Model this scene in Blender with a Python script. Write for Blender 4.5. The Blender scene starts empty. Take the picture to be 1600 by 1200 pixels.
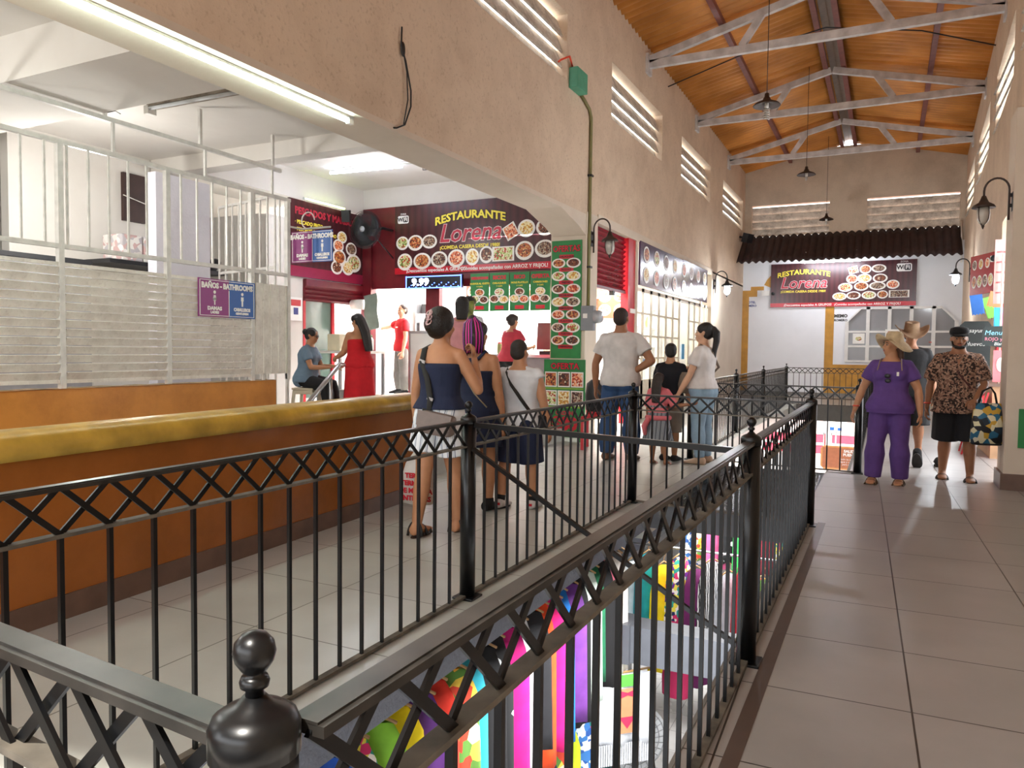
import bpy, bmesh, math, random
from math import pi, sin, cos, radians
from mathutils import Vector, Matrix, Euler, Quaternion
random.seed(7)
S = bpy.context.scene
COL = S.collection
# ---------------------------------------------------------------- camera
ROLL, FPX, EYE = radians(0.6), 1180.0, 1.32
YAW, PITCH = radians(26.327), radians(2.578)
fwd0 = Vector((-sin(YAW), cos(YAW), 0)); right0 = Vector((cos(YAW), sin(YAW), 0)); upz = Vector((0, 0, 1))
fw = fwd0 * cos(PITCH) - upz * sin(PITCH); up0 = upz * cos(PITCH) + fwd0 * sin(PITCH)
rt = right0 * cos(ROLL) + up0 * sin(ROLL); up = up0 * cos(ROLL) - right0 * sin(ROLL)
cam = bpy.data.cameras.new('camera'); camo = bpy.data.objects.new('camera', cam); COL.objects.link(camo)
M = Matrix((rt, up, -fw)).transposed().to_4x4(); M.translation = (0, 0, EYE); camo.matrix_world = M
cam.sensor_width = 36.0; cam.lens = 36.0 * FPX / 1600.0; cam.clip_start = 0.02; cam.clip_end = 300
S.camera = camo
# ---------------------------------------------------------------- world, exposure
S.view_settings.view_transform = 'Standard'; S.view_settings.look = 'None'
S.view_settings.gamma = 1.0; S.view_settings.use_curve_mapping = False
S.view_settings.exposure = 0.85
W = bpy.data.worlds.new('world'); S.world = W; W.use_nodes = True
bg = W.node_tree.nodes['Background']; bg.inputs[0].default_value = (0.93, 0.96, 1.0, 1); bg.inputs[1].default_value = 3.4
def sun():
    l = bpy.data.lights.new('sun', 'SUN'); l.energy = 5.0; l.angle = radians(1.5); l.color = (1, .95, .86)
    o = bpy.data.objects.new('sun', l); COL.objects.link(o); o.rotation_euler = (radians(28), radians(-14), radians(20)); return o
sun()
def area(name, loc, sx, sy, power, color=(1, 1, 1), rot=(0, 0, 0), parent=None):
    l = bpy.data.lights.new(name, 'AREA'); l.shape = 'RECTANGLE'; l.size = sx; l.size_y = sy; l.energy = power; l.color = color
    o = bpy.data.objects.new(name, l); COL.objects.link(o); o.location = loc; o.rotation_euler = rot
    if parent: o.parent = parent
    return o
# fluorescent ceiling lights of the restaurant kitchen and of the shops on the lower floor
area('kitchen_light', (-6.6, 13.2, 3.45), 3.6, 2.2, 560, (1, .99, .97))
area('side_kitchen_light', (-5.6, 12.4, 3.2), 1.6, 2.4, 190, (1, .99, .97))
area('corner_shop_light', (-9.6, 10.2, 3.1), 1.2, 2.4, 120, (.95, 1, 1))
area('glazed_shop_light', (-6.0, 16.8, 3.1), 2.0, 5.4, 270, (1, .97, .9))
area('lower_shop_light', (-1.2, 4.4, -0.42), 1.0, 2.6, 78, (1, .98, .95))
area('lower_hall_light', (-1.4, 9.5, -0.5), 1.4, 4.0, 120, (1, .98, .96))
def bulb(name, loc, power, color=(1, .97, .92), r=.12):  # point lamp with no fixture; every use is an added fill
    l = bpy.data.lights.new(name, 'POINT'); l.energy = power; l.shadow_soft_size = r; l.color = color
    o = bpy.data.objects.new(name, l); COL.objects.link(o); o.location = loc; return o
# added fill lamps without real bulbs, brightening the lobby ceiling and stair well
bulb('lobby_fill', (-7.6, 5.2, 2.75), 36); bulb('lobby_fill', (-7.6, 2.4, 2.75), 36); bulb('lobby_fill', (-7.4, -.5, 2.7), 34); bulb('stair_fill', (-5.6, 1.2, 2.9), 24, (.96, 1, .97))
bulb('corner_fill', (-7.2, 9.2, 3.2), 22, (.92, .95, 1))  # added fill for the ceiling before the restaurant, no real bulb here
# ---------------------------------------------------------------- materials
def lin(h):
    h = h.lstrip('#'); c = [int(h[i:i+2], 16) / 255 for i in (0, 2, 4)]
    return tuple((x / 12.92 if x <= .04045 else ((x + .055) / 1.055) ** 2.4) for x in c) + (1,)
MATS = {}
def mat(name, col, rough=.6, metal=0., var=.12, scale=8., bump=0., bscale=40., emit=0., spec=.5, transl=0., alpha=1., coat=0., col2=None, detail=4):
    if name in MATS: return MATS[name]
    m = bpy.data.materials.new(name); m.use_nodes = True; nt = m.node_tree; N = nt.nodes; L = nt.links
    b = N['Principled BSDF']; c = lin(col) if isinstance(col, str) else col
    tc = N.new('ShaderNodeTexCoord')
    if emit > 0:
        b.inputs['Emission Color'].default_value = c; b.inputs['Emission Strength'].default_value = emit
    no = N.new('ShaderNodeTexNoise'); no.inputs['Scale'].default_value = scale; no.inputs['Detail'].default_value = detail
    L.new(tc.outputs['Object'], no.inputs['Vector'])
    r = N.new('ShaderNodeValToRGB'); r.color_ramp.elements[0].position = .3; r.color_ramp.elements[1].position = .7
    d = lin(col2) if col2 else tuple(x * (1 - var) for x in c[:3]) + (1,)
    e = c if col2 else tuple(min(1, x * (1 + var * .5)) for x in c[:3]) + (1,)
    r.color_ramp.elements[0].color = d; r.color_ramp.elements[1].color = e
    L.new(no.outputs['Fac'], r.inputs['Fac']); L.new(r.outputs['Color'], b.inputs['Base Color'])
    b.inputs['Roughness'].default_value = rough; b.inputs['Metallic'].default_value = metal
    b.inputs['Specular IOR Level'].default_value = spec
    if coat: b.inputs['Coat Weight'].default_value = coat; b.inputs['Coat Roughness'].default_value = .15
    if bump:
        n2 = N.new('ShaderNodeTexNoise'); n2.inputs['Scale'].default_value = bscale; n2.inputs['Detail'].default_value = 5
        L.new(tc.outputs['Object'], n2.inputs['Vector']); bp = N.new('ShaderNodeBump'); bp.inputs['Strength'].default_value = bump; bp.inputs['Distance'].default_value = .02
        L.new(n2.outputs['Fac'], bp.inputs['Height']); L.new(bp.outputs['Normal'], b.inputs['Normal'])
    out = N['Material Output']
    if transl:
        t = N.new('ShaderNodeBsdfTranslucent'); L.new(r.outputs['Color'], t.inputs['Color']); mx = N.new('ShaderNodeMixShader'); mx.inputs[0].default_value = transl
        L.new(b.outputs[0], mx.inputs[1]); L.new(t.outputs[0], mx.inputs[2]); L.new(mx.outputs[0], out.inputs[0])
    if alpha < 1: b.inputs['Alpha'].default_value = alpha
    MATS[name] = m; return m
def ramp_mat(name, cols, kind='voronoi', scale=20., rough=.6, stretch=(1, 1, 1), pos=None, const=True, bump=0., dist=0.):
    """several flat colours mixed by a procedural pattern"""
    if name in MATS: return MATS[name]
    m = bpy.data.materials.new(name); m.use_nodes = True; nt = m.node_tree; N = nt.nodes; L = nt.links; b = N['Principled BSDF']
    tc = N.new('ShaderNodeTexCoord'); mp = N.new('ShaderNodeMapping'); mp.inputs['Scale'].default_value = stretch; L.new(tc.outputs['Object'], mp.inputs['Vector'])
    if kind == 'voronoi':
        t = N.new('ShaderNodeTexVoronoi'); t.inputs['Scale'].default_value = scale; o = t.outputs['Color']
    elif kind == 'wave':
        t = N.new('ShaderNodeTexWave'); t.inputs['Scale'].default_value = scale; t.inputs['Distortion'].default_value = dist; o = t.outputs['Fac']
    else:
        t = N.new('ShaderNodeTexNoise'); t.inputs['Scale'].default_value = scale; t.inputs['Detail'].default_value = 3; o = t.outputs['Fac']
    L.new(mp.outputs[0], t.inputs['Vector'])
    r = N.new('ShaderNodeValToRGB'); cr = r.color_ramp; cr.interpolation = 'CONSTANT' if const else 'LINEAR'
    n = len(cols)
    for i, c in enumerate(cols):
        p = pos[i] if pos else i / n
        if i < 2: el = cr.elements[i]; el.position = p
        else: el = cr.elements.new(p)
        el.color = lin(c)
    L.new(o, r.inputs['Fac']); L.new(r.outputs['Color'], b.inputs['Base Color']); b.inputs['Roughness'].default_value = rough
    if bump:
        bp = N.new('ShaderNodeBump'); bp.inputs['Strength'].default_value = bump; bp.inputs['Distance'].default_value = .01
        L.new(o, bp.inputs['Height']); L.new(bp.outputs['Normal'], b.inputs['Normal'])
    MATS[name] = m; return m
def tile_mat(name, col, grout, w, h, rough=.25, rot=0., off=(0, 0), gap=.004, blotch='#000000'):
    m = bpy.data.materials.new(name); m.use_nodes = True; nt = m.node_tree; N = nt.nodes; L = nt.links; b = N['Principled BSDF']
    tc = N.new('ShaderNodeTexCoord'); mp = N.new('ShaderNodeMapping'); mp.inputs['Rotation'].default_value = (0, 0, rot); mp.inputs['Location'].default_value = off + (0,)
    L.new(tc.outputs['Object'], mp.inputs['Vector'])
    br = N.new('ShaderNodeTexBrick'); br.offset = 0; br.inputs['Scale'].default_value = 1; br.inputs['Mortar Size'].default_value = gap; br.inputs['Mortar Smooth'].default_value = .2
    br.inputs['Brick Width'].default_value = w; br.inputs['Row Height'].default_value = h; br.inputs['Bias'].default_value = 0
    c = lin(col); br.inputs['Color1'].default_value = c; br.inputs['Color2'].default_value = tuple(x * .93 for x in c[:3]) + (1,); br.inputs['Mortar'].default_value = lin(grout)
    L.new(mp.outputs[0], br.inputs['Vector'])
    no = N.new('ShaderNodeTexNoise'); no.inputs['Scale'].default_value = 2.2; no.inputs['Detail'].default_value = 6; L.new(tc.outputs['Object'], no.inputs['Vector'])
    r = N.new('ShaderNodeMapRange'); r.inputs[1].default_value = .3; r.inputs[2].default_value = .75; r.inputs[3].default_value = .82; r.inputs[4].default_value = 1.06; L.new(no.outputs['Fac'], r.inputs[0])
    mx = N.new('ShaderNodeVectorMath'); mx.operation = 'SCALE'; L.new(br.outputs['Color'], mx.inputs[0]); L.new(r.outputs[0], mx.inputs['Scale']); L.new(mx.outputs[0], b.inputs['Base Color'])
    rr = N.new('ShaderNodeMapRange'); rr.inputs[3].default_value = rough * .8; rr.inputs[4].default_value = rough * 1.5; L.new(no.outputs['Fac'], rr.inputs[0]); L.new(rr.outputs[0], b.inputs['Roughness'])
    bp = N.new('ShaderNodeBump'); bp.inputs['Strength'].default_value = .25; bp.inputs['Distance'].default_value = .004; bp.invert = True; L.new(br.outputs['Fac'], bp.inputs['Height']); L.new(bp.outputs[0], b.inputs['Normal'])
    MATS[name] = m; return m
def wall_mat(name, col, dirt, amt=.35, rough=.8, scale=1.3, bump=.3, bscale=35, speck=0.):
    """painted render with large blotches, dirt specks and a gritty bump"""
    m = bpy.data.materials.new(name); m.use_nodes = True; nt = m.node_tree; N = nt.nodes; L = nt.links; b = N['Principled BSDF']
    tc = N.new('ShaderNodeTexCoord'); n1 = N.new('ShaderNodeTexNoise'); n1.inputs['Scale'].default_value = scale; n1.inputs['Detail'].default_value = 8; n1.inputs['Roughness'].default_value = .65
    L.new(tc.outputs['Object'], n1.inputs['Vector']); r = N.new('ShaderNodeValToRGB'); r.color_ramp.elements[0].position = .42; r.color_ramp.elements[1].position = .72
    c, d = lin(col), lin(dirt); r.color_ramp.elements[0].color = c; r.color_ramp.elements[1].color = tuple(c[i] * (1 - amt) + d[i] * amt for i in range(3)) + (1,)
    L.new(n1.outputs['Fac'], r.inputs[0]); src = r.outputs[0]
    n2 = N.new('ShaderNodeTexNoise'); n2.inputs['Scale'].default_value = bscale; n2.inputs['Detail'].default_value = 6; L.new(tc.outputs['Object'], n2.inputs['Vector'])
    if speck:
        r2 = N.new('ShaderNodeMapRange'); r2.inputs[1].default_value = .56; r2.inputs[2].default_value = .72; r2.inputs[3].default_value = 0; r2.inputs[4].default_value = speck; L.new(n2.outputs['Fac'], r2.inputs[0])
        mx = N.new('ShaderNodeMix'); mx.data_type = 'RGBA'; L.new(r2.outputs[0], mx.inputs['Factor']); L.new(src, mx.inputs[6]); mx.inputs[7].default_value = d; src = mx.outputs[2]
    L.new(src, b.inputs['Base Color']); b.inputs['Roughness'].default_value = rough; b.inputs['Specular IOR Level'].default_value = .3
    bp = N.new('ShaderNodeBump'); bp.inputs['Strength'].default_value = bump; bp.inputs['Distance'].default_value = .01; L.new(n2.outputs['Fac'], bp.inputs['Height']); L.new(bp.outputs[0], b.inputs['Normal'])
    MATS[name] = m; return m
# ---------------------------------------------------------------- mesh builder
class MB:
    def __init__(s): s.v = []; s.f = []; s.m = []; s.s = []
    def add(s, vs, fs, mi=0, sm=False):
        o = len(s.v); s.v += [tuple(v) for v in vs]
        for f in fs: s.f.append([i + o for i in f]); s.m.append(mi); s.s.append(sm)
        return s
    def box(s, x0, x1, y0, y1, z0, z1, mi=0):
        return s.add([(x, y, z) for z in (z0, z1) for y in (y0, y1) for x in (x0, x1)], [(0, 2, 3, 1), (4, 5, 7, 6), (0, 1, 5, 4), (2, 6, 7, 3), (0, 4, 6, 2), (1, 3, 7, 5)], mi)
    def rbox(s, c, d, rot=(0, 0, 0), mi=0):
        R = Euler(rot).to_matrix(); c = Vector(c); x, y, z = d[0] / 2, d[1] / 2, d[2] / 2
        return s.add([c + R @ Vector((a * x, b * y, e * z)) for e in (-1, 1) for b in (-1, 1) for a in (-1, 1)], [(0, 2, 3, 1), (4, 5, 7, 6), (0, 1, 5, 4), (2, 6, 7, 3), (0, 4, 6, 2), (1, 3, 7, 5)], mi)
    def bar(s, p, q, w, h=None, mi=0, upv=(0, 0, 1)):
        p, q = Vector(p), Vector(q); h = h or w; d = (q - p).normalized(); u = Vector(upv)
        if abs(d.dot(u)) > .98: u = Vector((1, 0, 0)) if abs(d.x) < .9 else Vector((0, 1, 0))
        a = d.cross(u).normalized(); b = a.cross(d).normalized(); vs = []
        for e in (p, q):
            for i, j in ((-1, -1), (1, -1), (1, 1), (-1, 1)): vs.append(e + a * i * w / 2 + b * j * h / 2)
        return s.add(vs, [(3, 2, 1, 0), (4, 5, 6, 7), (0, 1, 5, 4), (1, 2, 6, 5), (2, 3, 7, 6), (3, 0, 4, 7)], mi)
    def loft(s, rings, mi=0, sm=True, cap=True, closed=True):
        n = len(rings[0]); vs = [v for r in rings for v in r]; fs = []
        for k in range(len(rings) - 1):
            for i in range(n if closed else n - 1):
                j = (i + 1) % n; fs.append((k * n + i, k * n + j, (k + 1) * n + j, (k + 1) * n + i))
        if cap and closed: fs.append(tuple(range(n - 1, -1, -1))); fs.append(tuple((len(rings) - 1) * n + i for i in range(n)))
        return s.add(vs, fs, mi, sm)
    def tube(s, pts, r, n=10, mi=0, sm=True, flat=1., upv=None):
        pts = [Vector(p) for p in pts]; rings = []; u = None
        for k, p in enumerate(pts):
            d = (pts[min(k + 1, len(pts) - 1)] - pts[max(k - 1, 0)])
            if d.length < 1e-9: d = Vector((0, 0, 1))
            d.normalize()
            if u is None:
                u = Vector(upv) if upv else (Vector((0, 0, 1)) if abs(d.z) < .9 else Vector((1, 0, 0)))
            a = d.cross(u)
            if a.length < 1e-5: a = d.orthogonal()
            a.normalize(); u = a.cross(d).normalized(); rr = r[k] if isinstance(r, (list, tuple)) else r
            rings.append([p + a * cos(t) * rr + u * sin(t) * rr * flat for t in [2 * pi * i / n for i in range(n)]])
        return s.loft(rings, mi, sm)
    def lathe(s, prof, c=(0, 0, 0), n=24, mi=0, R=None, sm=True, cap=True):
        c = Vector(c); rings = []
        for r, z in prof:
            rings.append([c + (R @ Vector((r * cos(t), r * sin(t), z)) if R else Vector((r * cos(t), r * sin(t), z))) for t in [2 * pi * i / n for i in range(n)]])
        return s.loft(rings, mi, sm, cap)
    def ell(s, c, r, rot=None, n=14, m=9, mi=0):
        c = Vector(c); R = rot if rot is not None else Matrix.Identity(3); rings = []
        for k in range(m + 1):
            a = -pi / 2 + pi * k / m; ca = max(cos(a), .02)
            rings.append([c + R @ Vector((r[0] * ca * cos(t), r[1] * ca * sin(t), r[2] * sin(a))) for t in [2 * pi * i / n for i in range(n)]])
        return s.loft(rings, mi, True)
    def prism(s, pts, d, mi=0):
        """polygon pts (3-D, planar) extruded by vector d"""
        n = len(pts); d = Vector(d); p = [Vector(x) for x in pts]
        return s.add(p + [x + d for x in p], [tuple(range(n - 1, -1, -1)), tuple(range(n, 2 * n))] + [(i, (i + 1) % n, n + (i + 1) % n, n + i) for i in range(n)], mi)
    def grid(s, nu, nv, fn, mi=0, sm=True):
        vs = [fn(i / nu, j / nv) for j in range(nv + 1) for i in range(nu + 1)]
        return s.add(vs, [(j * (nu + 1) + i, j * (nu + 1) + i + 1, (j + 1) * (nu + 1) + i + 1, (j + 1) * (nu + 1) + i) for j in range(nv) for i in range(nu)], mi, sm)
    def mesh(s, name):
        me = bpy.data.meshes.new(name); me.from_pydata(s.v, [], s.f); me.polygons.foreach_set('material_index', s.m); me.polygons.foreach_set('use_smooth', s.s); me.update()
        bm = bmesh.new(); bm.from_mesh(me); bmesh.ops.recalc_face_normals(bm, faces=bm.faces); bm.to_mesh(me); bm.free(); return me
    def build(s, name, mats, parent=None, world=False, bevel=0., loc=None):
        if world and parent is not None:
            Mi = parent.matrix_basis.inverted(); s.v = [tuple(Mi @ Vector(v)) for v in s.v]
        me = s.mesh(name); o = bpy.data.objects.new(name, me); COL.objects.link(o)
        for m in (mats if isinstance(mats, (list, tuple)) else [mats]): me.materials.append(m)
        if parent is not None: o.parent = parent
        if loc: o.location = loc
        if bevel:
            b = o.modifiers.new('bevel', 'BEVEL'); b.width = bevel; b.segments = 2; b.limit_method = 'ANGLE'
        return o
def tag(o, label, cat, group=None, kind=None):
    if label: o['label'] = label
    if cat: o['category'] = cat
    if group: o['group'] = group
    if kind: o['kind'] = kind
    return o
def thing(name, label, cat, loc=(0, 0, 0), rz=0., group=None):
    o = bpy.data.objects.new(name, None); COL.objects.link(o); o.location = loc; o.rotation_euler = (0, 0, rz); o.empty_display_size = .05
    bpy.context.view_layer.update(); return tag(o, label, cat, group)
def struct(name, mb, m, **k):
    o = mb.build(name, m, **k); o['kind'] = 'structure'; return o
def dup(o, loc=None, rz=None, label=None):
    r = o.copy(); COL.objects.link(r)
    if loc is not None: r.location = loc
    if rz is not None: r.rotation_euler = (0, 0, rz)
    if label: r['label'] = label
    for ch in o.children:
        c = ch.copy(); COL.objects.link(c); c.parent = r
        for g in ch.children:
            d = g.copy(); COL.objects.link(d); d.parent = c
    return r
def text(name, body, parent, m, x=0., z=0., y=-.004, size=.1, align='CENTER', bold=0., shear=0., sx=1., arch=0., depth=.002, outline=None, osz=.0, label=None):
    """lettering standing on a sign: local x right, z up, facing -y"""
    cu = bpy.data.curves.new(name, 'FONT'); cu.body = body; cu.size = size; cu.align_x = align; cu.align_y = 'CENTER'; cu.shear = shear; cu.offset = bold; cu.extrude = depth; cu.resolution_u = 2
    t = bpy.data.objects.new(name, cu); COL.objects.link(t); bpy.context.view_layer.update()
    me = bpy.data.meshes.new_from_object(t.evaluated_get(bpy.context.evaluated_depsgraph_get())); bpy.data.objects.remove(t); bpy.data.curves.remove(cu)
    xs = [v.co.x for v in me.vertices] or [0]; hw = max(abs(min(xs)), abs(max(xs)), .001)
    for v in me.vertices:
        px, py, pz = v.co; up_ = py - arch * (px / hw) ** 2
        v.co = (x + px * sx, y - pz, z + up_)
    me.materials.clear(); me.materials.append(m); o = bpy.data.objects.new(name, me); COL.objects.link(o); o.parent = parent
    if label: o['label'] = label
    return o
def disc(mb, x, z, a, b, y, mi=0, n=20, rot=0., th=.003):
    pts = []
    for i in range(n):
        t = 2 * pi * i / n; u, w = a * cos(t), b * sin(t); pts.append((x + u * cos(rot) - w * sin(rot), y, z + u * sin(rot) + w * cos(rot)))
    mb.prism(pts, (0, -th, 0), mi)
def rect(mb, x0, x1, z0, z1, y, mi=0, th=.003): mb.box(x0, x1, y - th, y, z0, z1, mi)
# ---------------------------------------------------------------- shared materials
m_tileL = tile_mat('floor_tile_left', '#bcbeb8', '#68665f', .65, .66, .28, 0, (.04, .02))
m_tileR = tile_mat('floor_tile_right', '#aaa6a3', '#423c38', .61, .62, .3, -.028, (.40, .0))
m_tileF = tile_mat('floor_tile_far', '#8d867e', '#4a443e', .6, .6, .3)
m_cream = wall_mat('cream_render', '#d8c3ab', '#9a7e66', .35, speck=.35, bump=.25, bscale=28)
m_cream2 = wall_mat('cream_render_plain', '#d6c9b8', '#a58f7c', .3, scale=.8, bump=.12, bscale=24)
m_white = wall_mat('white_paint', '#dedad4', '#b9b1a6', .3, scale=.7, bump=.08, bscale=22)
m_whitew = wall_mat('white_wall_far', '#eceef2', '#cfcfd2', .3, scale=.6, bump=.08, bscale=22)
m_orange = wall_mat('orange_paint', '#d08a3c', '#9a5c22', .6, scale=2.2, bump=.15, bscale=18, rough=.35)
m_orangeD = wall_mat('orange_paint_glossy', '#9f5f28', '#70421c', .6, scale=1.6, bump=.1, bscale=10, rough=.22)
m_ochre = mat('ochre_paint', '#c08a2e', .45, var=.2, scale=5)
m_cap = mat('olive_gold_cap', '#b3903a', .3, var=.35, scale=6, bump=.15, bscale=25)
m_brownbase = mat('brown_skirting', '#6b5347', .4, var=.2)
m_conc = wall_mat('grey_concrete', '#8b8884', '#55524e', .6, scale=2, bump=.3, bscale=30)
m_slabw = wall_mat('blue_grey_render', '#7f8694', '#4b515e', .5, scale=3, bump=.8, bscale=45)
m_slat = wall_mat('louvre_slat_render', '#cfc4b6', '#6a5f54', .7, scale=5, bump=.8, bscale=40, speck=.4)
m_sky = None
# ---------------------------------------------------------------- floors
struct('floor', MB().box(-4.6, -1.82, -3, 6.3, -.2, 0).box(-4.6, -1.84, 6.3, 9.15, -.3, 0).box(-4.6, -2.06, 9.15, 20.9, -.3, 0), m_tileL)
struct('floor', MB().box(-.57, 2.4, .44, 6.3, -.3, 0).box(-.57, 2.4, 6.3, 9.15, -.3, 0).box(-.34, 2.4, 9.15, 20.9, -.3, 0), m_tileR)
struct('floor', MB().box(-1.82, 2.4, -3, .44, -.3, 0), m_tileR)
struct('floor', MB().box(-4.6, 2.4, 20.9, 25.4, -.34, 0), m_tileF)
struct('trim_1', MB().box(-.44, -.385, .44, 6.3, 0, .002), mat('dark_tile_strip', '#5b4c44', .35))
struct('trim_2', MB().box(-1.84, -1.815, .5, 6.3, -.215, -.002), m_slabw)
struct('trim_3', MB().box(-.585, -.57, .44, 6.3, -.5, .004).box(-.36, -.33, 9.15, 20.9, -.5, .004), m_conc)
struct('trim_4', MB().box(-2.1, -.3, 20.86, 20.9, -.42, .003), mat('slab_edge', '#77746f', .6))
# ---------------------------------------------------------------- left wall: beam with clerestory openings, pillar, far wall
WX0, WX1 = -4.45, -4.2
LW = [(3.2, 6.2), (7.3, 10.15), (12.1, 15.25), (16.85, 19.9), (21.6, 24.8)]   # louvred openings along the wall
mb = MB().box(WX0, WX1, -3, 25.2, 3.42, 5.17).box(WX0, WX1, -3, 25.2, 6.1, 7.1)
ys = [-3] + [v for w in LW for v in w] + [25.2]
for i in range(0, len(ys), 2): mb.box(WX0, WX1, ys[i], ys[i + 1], 5.17, 6.1)
struct('wall_left', mb, m_cream)
struct('trim_5', MB().box(-4.75, -4.2, -3, 11.0, 3.36, 3.42).prism([(-4.75, 10.0, 3.36), (-4.75, 11.0, 3.36), (-4.75, 11.0, 3.1), (-4.75, 10.7, 3.2)], (.55, 0, 0)), m_cream2)
struct('wall_left', MB().box(-4.78, -4.19, 11.0, 11.5, 0, 3.46), m_cream2)                # pillar that carries the vertical menu
struct('wall_left', MB().box(-4.45, -4.2, 20.35, 25.2, 0, 3.46).box(-4.45, -4.2, 13.62, 13.74, 0, 3.46).box(-4.5, -4.18, 11.5, 20.35, 3.36, 3.5), m_cream2)
def louvre(name, x, y0, y1, z0, z1, side, n=4):
    """sloping cast slats in a clerestory opening of a side wall"""
    mb = MB(); h = (z1 - z0 - .06) / n
    for k in range(n):
        zc = z0 + h * (k + .5); xi = x + side * .02; xo = x + side * .24
        mb.bar((( xi + xo) / 2, y0, zc - .015), ((xi + xo) / 2, y1, zc - .015), .03, h * 1.22, 0, (side * .40, 0, 1))
    o = struct(name, mb, m_slat); return o
for i, (a, b) in enumerate(LW): louvre('window_%d' % (i + 1), -4.2, a, b, 5.17, 6.1, -1)
# ---------------------------------------------------------------- right wall (slightly skewed) with clerestory and shop opening
def rx(y): return 1.33 + .035 * (y - 8.75)
RA = math.atan(.035)
def rwall(mb, y0, y1, z0, z1, t=.25, d=0.):
    pts = [(rx(y0) + d, y0, z0), (rx(y1) + d, y1, z0), (rx(y1) + d + t, y1, z0), (rx(y0) + d + t, y0, z0)]
    mb.prism(pts, (0, 0, z1 - z0))
RW = [(8.6, 11.4), (12.6, 15.5), (16.9, 19.9), (21.4, 24.4)]
mb = MB(); rwall(mb, -3, 25.2, 3.3, 5.15); rwall(mb, -3, 25.2, 6.1, 7.0); rwall(mb, -3, 9.25, 0, 3.3)
ys = [-3] + [v for w in RW for v in w] + [25.2]
for i in range(0, len(ys), 2): rwall(mb, ys[i], ys[i + 1], 5.15, 6.1)
rwall(mb, 13.4, 25.2, 0, 3.3); struct('wall_right', mb, m_cream)
for i, (a, b) in enumerate(RW): louvre('window_%d' % (i + 6), rx((a + b) / 2) - .06, a, b, 5.15, 6.1, 1)
mb = MB().box(1.06, 1.6, 8.75, 9.2, 0, 3.7); struct('wall_right', mb, m_cream2)              # pillar by the corridor
struct('baseboard_right', MB().box(1.035, 1.62, 8.725, 9.22, 0, .16), m_brownbase)
# ---------------------------------------------------------------- end wall
EY = 25.2
mb = MB()
xs = [-4.2, -3.98, -1.69, -.65, 1.77, 1.95]
mb.box(-4.2, 1.95, EY, EY + .25, 0, 4.95).box(-4.2, 1.95, EY, EY + .25, 5.98, 7.6)
for i in range(0, 6, 2): mb.box(xs[i], xs[i + 1], EY, EY + .25, 4.95, 5.98)
struct('wall_back', mb, wall_mat('end_wall_render', '#cdbda8', '#8f806f', .45, scale=1., speck=.3))
for i, (a, b) in enumerate(((-3.98, -1.69), (-.65, 1.77))):
    mb = MB(); h = .92 / 4
    for k in range(4):
        z = 5.03 + h * (k + .5); mb.bar((a, EY + .13, z - .02), (b, EY + .13, z - .02), .03, h * 1.03, 0, (0, -.42, 1))
    struct('window_%d' % (i + 10), mb, m_slat)
struct('wall_back', MB().box(-4.2, 1.95, EY - .03, EY, 0, 4.6), m_whitew)                     # white painted lower part
struct('trim_6', MB().box(-4.27, -4.0, EY - .042, EY - .03, 0, 3.1).box(-1.72, -1.47, EY - .042, EY - .03, 0, 3.1).box(-1.47, 2.0, EY - .042, EY - .03, 0, .98).box(-4.27, -3.75, EY - .042, EY - .03, 3.1, 3.3).box(-3.95, -3.55, EY - .042, EY - .03, 3.3, 3.42)
       .loft([[(-2.55 + r * cos(t) * 1., EY - y, 3.0 + r * sin(t)) for r, y in ((1.1, .03), (1.1, .042), (.86, .042), (.86, .03))] for t in [pi * .86 - i * pi * .72 / 12 for i in range(13)]], 0, False), m_ochre)
struct('baseboard_back', MB().box(-4.2, 1.95, EY - .1, EY - .03, 0, .1), m_conc)
# ---------------------------------------------------------------- corrugated roof, purlins
m_sheet = mat('amber_corrugated_sheet', '#cf9a55', .45, var=.35, scale=1.2, transl=.2, col2='#a8753a')
def sheet(xa, za, xb, zb, name):
    n = int(28.4 / .03); v = []; mbx = MB()
    for k in range(n + 1):
        y = -3 + 28.4 * k / n; dz = .034 * sin(y * 2 * pi / .2); v.append([(xa, y, za + dz), (xb, y, zb + dz)])
    vs = [p for r in v for p in r]; mbx.add(vs, [(2 * k, 2 * k + 1, 2 * k + 3, 2 * k + 2) for k in range(n)], 0, True)
    o = struct(name, mbx, m_sheet); md = o.modifiers.new('thickness', 'SOLIDIFY'); md.thickness = .008; return o
sheet(-4.55, 6.98, -1.32, 7.72, 'ceiling'); sheet(-1.08, 7.72, 2.05, 6.98, 'ceiling')
struct('ceiling', MB().prism([(-1.5, -3, 7.74), (-1.2, -3, 7.85), (-.9, -3, 7.74), (-1.2, -3, 7.82)], (0, 28.4, 0)), mat('ridge_cap', '#7c7068', .6))
m_purl = mat('rust_red_purlin', '#7d4a44', .5, var=.2)
for i, (x, z) in enumerate(((-2.85, 7.28), (-1.38, 7.6), (-1.02, 7.6), (.65, 7.24))):
    o = MB().bar((x, -3, z), (x, 25.2, z), .1, .1).build('roof_purlin', m_purl)
    tag(o, ['rust red roof purlin over the left half of the corridor', 'rust red purlin just left of the roof ridge', 'rust red purlin just right of the roof ridge', 'rust red roof purlin over the right walkway'][i], 'roof beam', 'purlins under the corrugated roof')
m_steel = mat('grey_truss_paint', '#cfcdcc', .5, var=.3, scale=5, bump=.1)
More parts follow.
